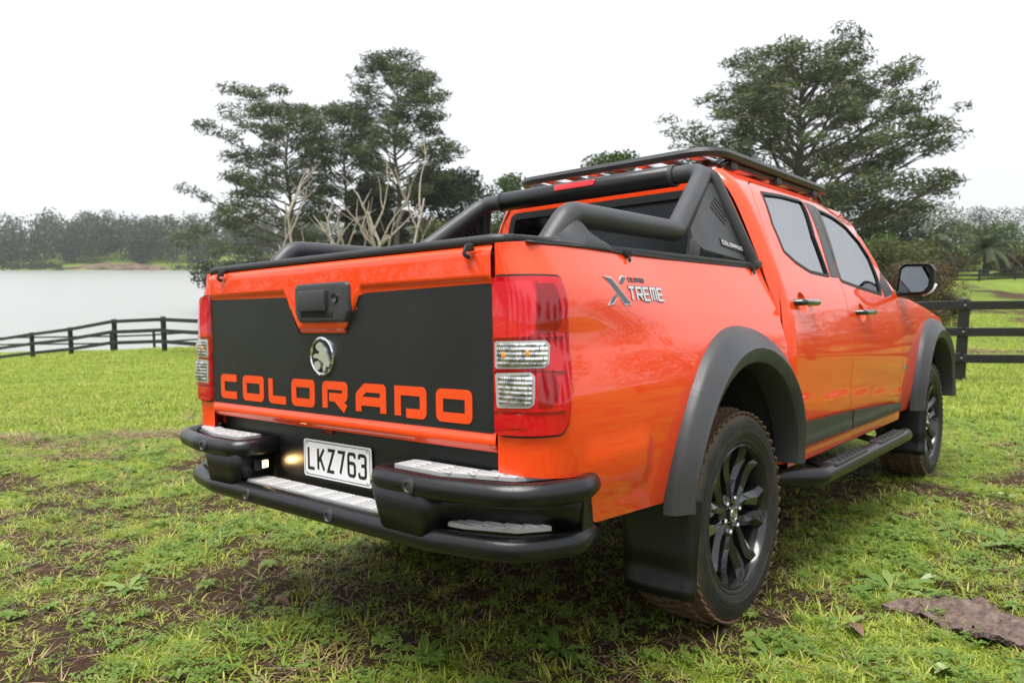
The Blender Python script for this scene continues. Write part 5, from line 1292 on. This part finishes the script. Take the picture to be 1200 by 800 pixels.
# ================================================================== TURF
def blade(mb, base, az, lean, L, w_, bend, cols, tone):
    """a curved blade of three quads"""
    d = V3((math.cos(az), math.sin(az), 0)); s = V3((-math.sin(az), math.cos(az), 0)); k = len(mb.v); N_ = 3
    for i in range(N_ + 1):
        t = i / N_; a = lean + bend * t; p = V3(base) + d * (L * t * math.sin(a)) + V3((0, 0, L * t * math.cos(a))); ww = w_ * (1 - t ** 1.6) * .5 + .0002
        mb.v += [tuple(p - s * ww), tuple(p + s * ww)]; cols += [tone, tone]
    for i in range(N_): a = k + 2 * i; mb.f.append((a, a + 1, a + 3, a + 2))
def tuft(kind, seed):
    st = random.getstate(); random.seed(seed); mb = MB(); tn = []
    if kind == 'grass':
        for i in range(13): a = random.uniform(0, 6.28); r = random.uniform(0, .03); blade(mb, (r * math.cos(a), r * math.sin(a), -.005), a + random.uniform(-.8, .8), random.uniform(.1, .9), random.uniform(.022, .055), random.uniform(.0028, .005), random.uniform(.3, 1.2), tn, random.uniform(.25, .9))
    elif kind == 'short':
        for i in range(14): a = random.uniform(0, 6.28); r = random.uniform(0, .045); blade(mb, (r * math.cos(a), r * math.sin(a), -.004), random.uniform(0, 6.28), random.uniform(.4, 1.1), random.uniform(.014, .036), random.uniform(.0028, .005), random.uniform(.2, 1.0), tn, random.uniform(.2, 1.0))
    elif kind == 'clover':
        for i in range(9):
            a = random.uniform(0, 6.28); r = random.uniform(.01, .05); c = V3((r * math.cos(a), r * math.sin(a), random.uniform(.012, .032))); t = random.uniform(.3, .75)
            for q in range(3):
                b_ = a + q * 2.094; d = V3((math.cos(b_), math.sin(b_), random.uniform(.05, .35))); s = V3((-math.sin(b_), math.cos(b_), 0)); k = len(mb.v)
                mb.v += [tuple(c), tuple(c + d * .008 + s * .006), tuple(c + d * .014), tuple(c + d * .008 - s * .006)]; mb.f.append((k, k + 1, k + 2, k + 3)); tn += [t] * 4
    elif kind == 'straw':
        for i in range(7): a = random.uniform(0, 6.28); r = random.uniform(0, .05); blade(mb, (r * math.cos(a), r * math.sin(a), .004), a, random.uniform(1.1, 1.5), random.uniform(.04, .11), random.uniform(.002, .004), random.uniform(-.1, .2), tn, random.uniform(0, 1))
    elif kind == 'clod':
        bm = bmesh.new(); bmesh.ops.create_icosphere(bm, subdivisions=2, radius=.012)
        for v in bm.verts: v.co *= 1 + .45 * mnoise.noise(v.co * 120 + V3((seed, 0, 0))); v.co.z *= .7
        mb.v = [tuple(v.co) for v in bm.verts]; bm.verts.index_update(); mb.f = [tuple(v.index for v in f.verts) for f in bm.faces]; tn = [random.random()] * len(mb.v); bm.free()
    elif kind == 'far':
        for i in range(18): a = random.uniform(0, 6.28); r = random.uniform(0, .12); blade(mb, (r * math.cos(a), r * math.sin(a), -.01), random.uniform(0, 6.28), random.uniform(.1, .7), random.uniform(.04, .09), random.uniform(.007, .012), random.uniform(.2, .9), tn, random.uniform(.2, 1.0))
    elif kind == 'rosette':
        for i in range(7):
            a = i * .9 + random.uniform(-.2, .2); d = V3((math.cos(a), math.sin(a), 0)); s = V3((-math.sin(a), math.cos(a), 0)); L = random.uniform(.022, .042); k = len(mb.v); t = random.uniform(.4, .9)
            for j in range(5):
                u = j / 4; p = d * L * u + V3((0, 0, .02 * math.sin(u * 2.4) + .004)); ww = L * .20 * math.sin(min(1, u * .95 + .05) * math.pi) ** .7 + .0006; mb.v += [tuple(p - s * ww), tuple(p + s * ww)]; tn += [t, t]
            for j in range(4): b_ = k + 2 * j; mb.f.append((b_, b_ + 1, b_ + 3, b_ + 2))
    me = bpy.data.meshes.new('tuft_' + kind); me.from_pydata(mb.v, [], mb.f); me.update(); me.polygons.foreach_set('use_smooth', [True] * len(me.polygons))
    at = me.attributes.new('tone', 'FLOAT', 'POINT'); at.data.foreach_set('value', tn); random.setstate(st); return me
def grassmat(name, stops, trans=.35):
    mt, n, b = newmat(name); at = ND(n, 'ShaderNodeAttribute'); at.attribute_name = 'tone'; oi = ND(n, 'ShaderNodeObjectInfo')
    ad = ND(n, 'ShaderNodeMath', operation='MULTIPLY_ADD'); ad.inputs[1].default_value = .55; n.links.new(oi.outputs['Random'], ad.inputs[0])
    m5 = ND(n, 'ShaderNodeMath', operation='MULTIPLY'); m5.inputs[1].default_value = .45; n.links.new(at.outputs['Fac'], m5.inputs[0]); n.links.new(m5.outputs[0], ad.inputs[2])
    c = ramp(n, ad.outputs[0], stops); n.links.new(c, b.inputs['Base Color']); b.inputs['Roughness'].default_value = .5; b.inputs['Specular IOR Level'].default_value = .35
    tr = ND(n, 'ShaderNodeBsdfTranslucent'); n.links.new(c, tr.inputs[0]); ms = ND(n, 'ShaderNodeMixShader'); ms.inputs[0].default_value = trans
    out = n.nodes['Material Output']; n.links.new(b.outputs[0], ms.inputs[1]); n.links.new(tr.outputs[0], ms.inputs[2]); n.links.new(ms.outputs[0], out.inputs[0]); return mt
grassmat('blade_green', [(.1, (.13, .20, .016)), (.45, (.25, .34, .030)), (.7, (.37, .42, .06)), (.93, (.50, .46, .14))])
grassmat('blade_weed', [(.1, (.085, .155, .02)), (.5, (.145, .235, .034)), (.9, (.22, .30, .065))])
grassmat('blade_straw', [(.1, (.13, .08, .04)), (.5, (.26, .18, .09)), (.9, (.40, .30, .17))], .1)
grassmat('clod_soil', [(.1, (.016, .010, .006)), (.5, (.04, .025, .015)), (.9, (.085, .056, .035))], 0.0)
KINDS = [('grass', 'blade_green', 4), ('short', 'blade_green', 3), ('clover', 'blade_weed', 2), ('straw', 'blade_straw', 2), ('clod', 'clod_soil', 2), ('rosette', 'blade_weed', 2), ('far', 'blade_green', 3)]
hidden = bpy.data.collections.new('turf_pieces'); IDX = {}; ki = 0
for kind, mt_, n_ in KINDS:
    for q in range(n_):
        me = tuft(kind, 100 + ki); me.materials.append(MATS[mt_]); ob = bpy.data.objects.new('piece_%02d' % ki, me); hidden.objects.link(ob); IDX.setdefault(kind, []).append(ki); ki += 1
P_, I_, R_, S_ = [], [], [], []
def scatter(d0, d1, dens, far=False, wide=.80):
    """strew pieces over the wedge of ground the lens can take in, thinning where the turf is bare"""
    area = wide * (d1 * d1 - d0 * d0); n = int(area * dens)
    for _ in range(n):
        D = math.sqrt(random.uniform(d0 * d0, d1 * d1)); L = random.uniform(-wide, wide) * D; x, y = XY(D, L)
        bare = wear_and_shade(x, y); r = random.random(); patch = vnoise(x, y, .9, 21)
        if far: kind = 'far'
        elif r < bare * .93:
            q = random.random(); kind = 'clod' if q < .18 else ('straw' if q < .24 + (.45 if D > 6 and L < -2.6 else 0) else None)
            if kind is None: continue
        else:
            q = random.random(); kind = 'grass' if q < .50 + .1 * patch else ('short' if q < .86 else ('clover' if q < .95 + .1 * patch else ('straw' if q < .965 else 'rosette')))
        if D > 7 and bare > .5 and far: 
            if random.random() < bare: kind = 'straw'
            if random.random() < .5 * bare: continue
        z = ground(x, y)
        if math.hypot(x - .757, y) < .0: continue
        P_.append((x, y, z - (.0 if kind != 'clod' else .003))); I_.append(random.choice(IDX[kind])); R_.append((random.uniform(-.12, .12), random.uniform(-.12, .12), random.uniform(0, 6.283)))
        s = random.uniform(.65, 1.25) * (1 + .35 * patch)
        if kind == 'clod': s = random.uniform(.3, 1.3) ** 1.5
        if kind == 'straw' and D > 7: s *= 1.6
        if far: s *= random.uniform(.7, 1.2) * (1 + max(0, D - 14) * .03)
        if kind in ('grass',) and random.random() < .06: s *= 1.5
        S_.append(s)
scatter(1.5, 4.2, 1500); scatter(4.2, 7.5, 850); scatter(7.5, 14, 150, far=True); scatter(7.5, 12, 160); scatter(14, 26, 42, far=True); scatter(26, 42, 12, far=True)
me = bpy.data.meshes.new('grass'); me.from_pydata(P_, [], []); 
me.attributes.new('idx', 'INT', 'POINT').data.foreach_set('value', I_)
me.attributes.new('rot', 'FLOAT_VECTOR', 'POINT').data.foreach_set('vector', [c for r in R_ for c in r])
me.attributes.new('scl', 'FLOAT', 'POINT').data.foreach_set('value', S_)
grass = link('grass', me, None); tag(grass, 'short patchy paddock grass with clover, straw and crumbs of soil', 'grass', kind='stuff')
gn = bpy.data.node_groups.new('strew', 'GeometryNodeTree'); gn.interface.new_socket('Geometry', in_out='INPUT', socket_type='NodeSocketGeometry'); gn.interface.new_socket('Geometry', in_out='OUTPUT', socket_type='NodeSocketGeometry')
gi = gn.nodes.new('NodeGroupInput'); go = gn.nodes.new('NodeGroupOutput'); ip = gn.nodes.new('GeometryNodeInstanceOnPoints'); cinf = gn.nodes.new('GeometryNodeCollectionInfo')
cinf.inputs['Collection'].default_value = hidden; cinf.inputs['Separate Children'].default_value = True; cinf.inputs['Reset Children'].default_value = True
def named(nm, t): x = gn.nodes.new('GeometryNodeInputNamedAttribute'); x.data_type = t; x.inputs['Name'].default_value = nm; return x.outputs['Attribute']
e2r = gn.nodes.new('FunctionNodeEulerToRotation'); gn.links.new(named('rot', 'FLOAT_VECTOR'), e2r.inputs[0])
gn.links.new(gi.outputs[0], ip.inputs['Points']); gn.links.new(cinf.outputs[0], ip.inputs['Instance']); ip.inputs['Pick Instance'].default_value = True
gn.links.new(named('idx', 'INT'), ip.inputs['Instance Index']); gn.links.new(e2r.outputs[0], ip.inputs['Rotation']); gn.links.new(named('scl', 'FLOAT'), ip.inputs['Scale']); gn.links.new(ip.outputs[0], go.inputs[0])
grass.modifiers.new('strew', 'NODES').node_group = gn

# ---- single plants and litter one can point at
def gpix(px, py):
    r = ray_t(px, py); t = -CAM_T[2] / r[2]; p = M3 @ (CAM_T + t * r); return p[0], p[1]
def weed(label, px, py, n, L_, seed, wide=.24, up=.5):
    st = random.getstate(); random.seed(seed); x, y = gpix(px, py); root = empty('broadleaf_weed', (x, y, ground(x, y))); tag(root, label, 'weed', 'broad-leaved weeds in the turf')
    for i in range(n):
        a = i * 2.4 + random.uniform(-.3, .3); d = V3((math.cos(a), math.sin(a), 0)); s = V3((-math.sin(a), math.cos(a), 0)); l = L_ * random.uniform(.65, 1.1); el = random.uniform(.3, 1.0) * up; V = []; Fc = []; N_ = 8
        for j in range(N_ + 1):
            u = j / N_; p = d * l * u * math.cos(el) + V3((0, 0, l * (math.sin(el) * u - .55 * u * u * math.sin(el)) + .006)); ww = l * wide * (math.sin(min(1., max(0, (u - .08) / .92)) * math.pi) ** .8) * .5 + .0015; cup = .25 * ww; wv = .004 * math.sin(j * 2.1 + i)
            V += [tuple(p - s * ww + V3((0, 0, cup + wv))), tuple(p), tuple(p + s * ww + V3((0, 0, cup - wv)))]
        for j in range(N_): b_ = 3 * j; Fc += [(b_, b_ + 1, b_ + 4, b_ + 3), (b_ + 1, b_ + 2, b_ + 5, b_ + 4)]
        o = mesh('leaf', V, Fc, 'weed_leaf', root); at = o.data.attributes.new('tone', 'FLOAT', 'POINT'); at.data.foreach_set('value', [random.uniform(.2, 1)] * len(V))
    random.setstate(st)
leafmat('weed_leaf', [(0, (.07, .14, .02)), (.5, (.13, .22, .04)), (1, (.22, .30, .09))], .4, .3)
for k, (px, py, n, l, lab) in enumerate([(1045, 690, 9, .20, 'spreading dock weed with long leaves just above the bark strip'), (900, 770, 6, .12, 'small upright dock weed beside the rear wheel'), (655, 765, 6, .13, 'upright dock weed in the shade below the bumper'), (500, 770, 7, .12, 'low leafy weed in front of the muddy track'),
    (1180, 640, 8, .18, 'leafy weed at the bare muddy patch'), (245, 632, 7, .14, 'leafy weed out on the open turf left of the bumper'), (150, 690, 7, .13, 'flat weed rosette beside the muddy track'), (985, 735, 6, .12, 'small weed between the rear wheel and the bark strip'), (725, 735, 5, .12, 'pale-leaved weed behind the mud flap'), (1110, 620, 6, .14, 'dock weed out to the side of the side step')]):
    weed(lab, px, py, n, l, 40 + k)
def leaf_litter(label, px, py, L_, mat, seed):
    random.seed(seed); x, y = gpix(px, py); a = random.uniform(0, 6.28); d = V3((math.cos(a), math.sin(a), 0)); s = V3((-math.sin(a), math.cos(a), 0)); V = []; Fc = []
    for j in range(8):
        u = j / 7; p = V3((0, 0, .022)) + d * L_ * (u - .5) + V3((0, 0, .012 * math.sin(u * 4))); ww = L_ * .20 * math.sin(u * math.pi) ** .8 + .001; V += [tuple(p - s * ww + V3((0, 0, .4 * ww))), tuple(p), tuple(p + s * ww + V3((0, 0, .4 * ww)))]
    for j in range(7): b_ = 3 * j; Fc += [(b_, b_ + 1, b_ + 4, b_ + 3), (b_ + 1, b_ + 2, b_ + 5, b_ + 4)]
    o = mesh('fallen_leaf', V, Fc, mat); o.location = (x, y, ground(x, y)); tag(o, label, 'leaf', 'fallen leaves on the turf')
simple('leaf_brown', (.15, .085, .05), .7, var=.3); simple('leaf_pale', (.24, .30, .13), .55, var=.2)
for k, (px, py, l, mt_, lab) in enumerate([(1090, 683, .09, 'leaf_pale', 'pale green fallen leaf beside the dock weed above the bark'), (1000, 745, .10, 'leaf_brown', 'brown curled leaf on the soil left of the bark strip'), (1135, 632, .07, 'leaf_pale', 'pale fallen leaf near the muddy patch'), (330, 712, .09, 'leaf_brown', 'brown fallen leaf in the muddy track'), (1175, 585, .08, 'leaf_pale', 'pale leaf lying out beyond the side step'), (1105, 795, .08, 'leaf_pale', 'pale leaf below the bark strip')]):
    leaf_litter(lab, px, py, l, mt_, 300 + k)
random.seed(99)
# strip of wet bark
mt, n, b = newmat('wet_bark'); n.links.new(ramp(n, noise_(n, 22, 8, .7, dist=.6), [(.25, (.035, .022, .017)), (.5, (.13, .085, .066)), (.75, (.26, .19, .155))]), b.inputs['Base Color']); b.inputs['Roughness'].default_value = .42; bump_(n, b, noise_(n, 30, 8, .7, dist=.8), 1.0, .012)
out_px = [(1033, 716), (1058, 711), (1095, 699), (1120, 706), (1150, 712), (1172, 724), (1206, 738), (1230, 770), (1180, 762), (1140, 752), (1105, 738), (1068, 726)]
pl2 = [gpix(*p) for p in out_px]; bx0 = np.mean([p[0] for p in pl2]); by0 = np.mean([p[1] for p in pl2]); bz0 = ground(bx0, by0)
loc2 = [(p[0] - bx0, p[1] - by0) for p in pl2]; loc2 = densify(loc2, .03); loc2 = [(x + .012 * vnoise(x * 10, y * 10, 1.0, 7), y + .012 * vnoise(x * 10, y * 10, 1.0, 17)) for x, y in loc2]
def S_bark(u, v): return V3((u, v, (ground(bx0 + u, by0 + v) - bz0) + .014 + .035 * mnoise.noise(V3((u * 5, v * 5, 3))) + .030 * (1 - abs(mnoise.noise(V3((u * 7 + v * 3, v * 9 - u * 4, 5)))) * 2.2) * .6 + .014 * (1 - 2 * abs(mnoise.noise(V3((u * 24, v * 30, 5)))))))
bk = panel('bark_strip', loc2, [], S_bark, 'wet_bark', None, step=.011, thick=.018, out=V3((0, 0, 1))); bk.location = (bx0, by0, bz0); tag(bk, 'torn strip of wet brown bark lying on the grass', 'bark')

# ---- damp air
mt = bpy.data.materials.new('damp_air'); mt.use_nodes = True; n = mt.node_tree; n.nodes.remove(n.nodes['Principled BSDF']); pv = ND(n, 'ShaderNodeVolumePrincipled'); pv.inputs['Color'].default_value = (.95, .97, 1, 1); pv.inputs['Density'].default_value = .00023; n.links.new(pv.outputs[0], n.nodes['Material Output'].inputs['Volume']); MATS['damp_air'] = mt
hz = box('haze', (CAM_W[0], CAM_W[1], 14), (5400, 5400, 50), None, None, bev=0); hz.data.materials.append(mt); tag(hz, kind='stuff')
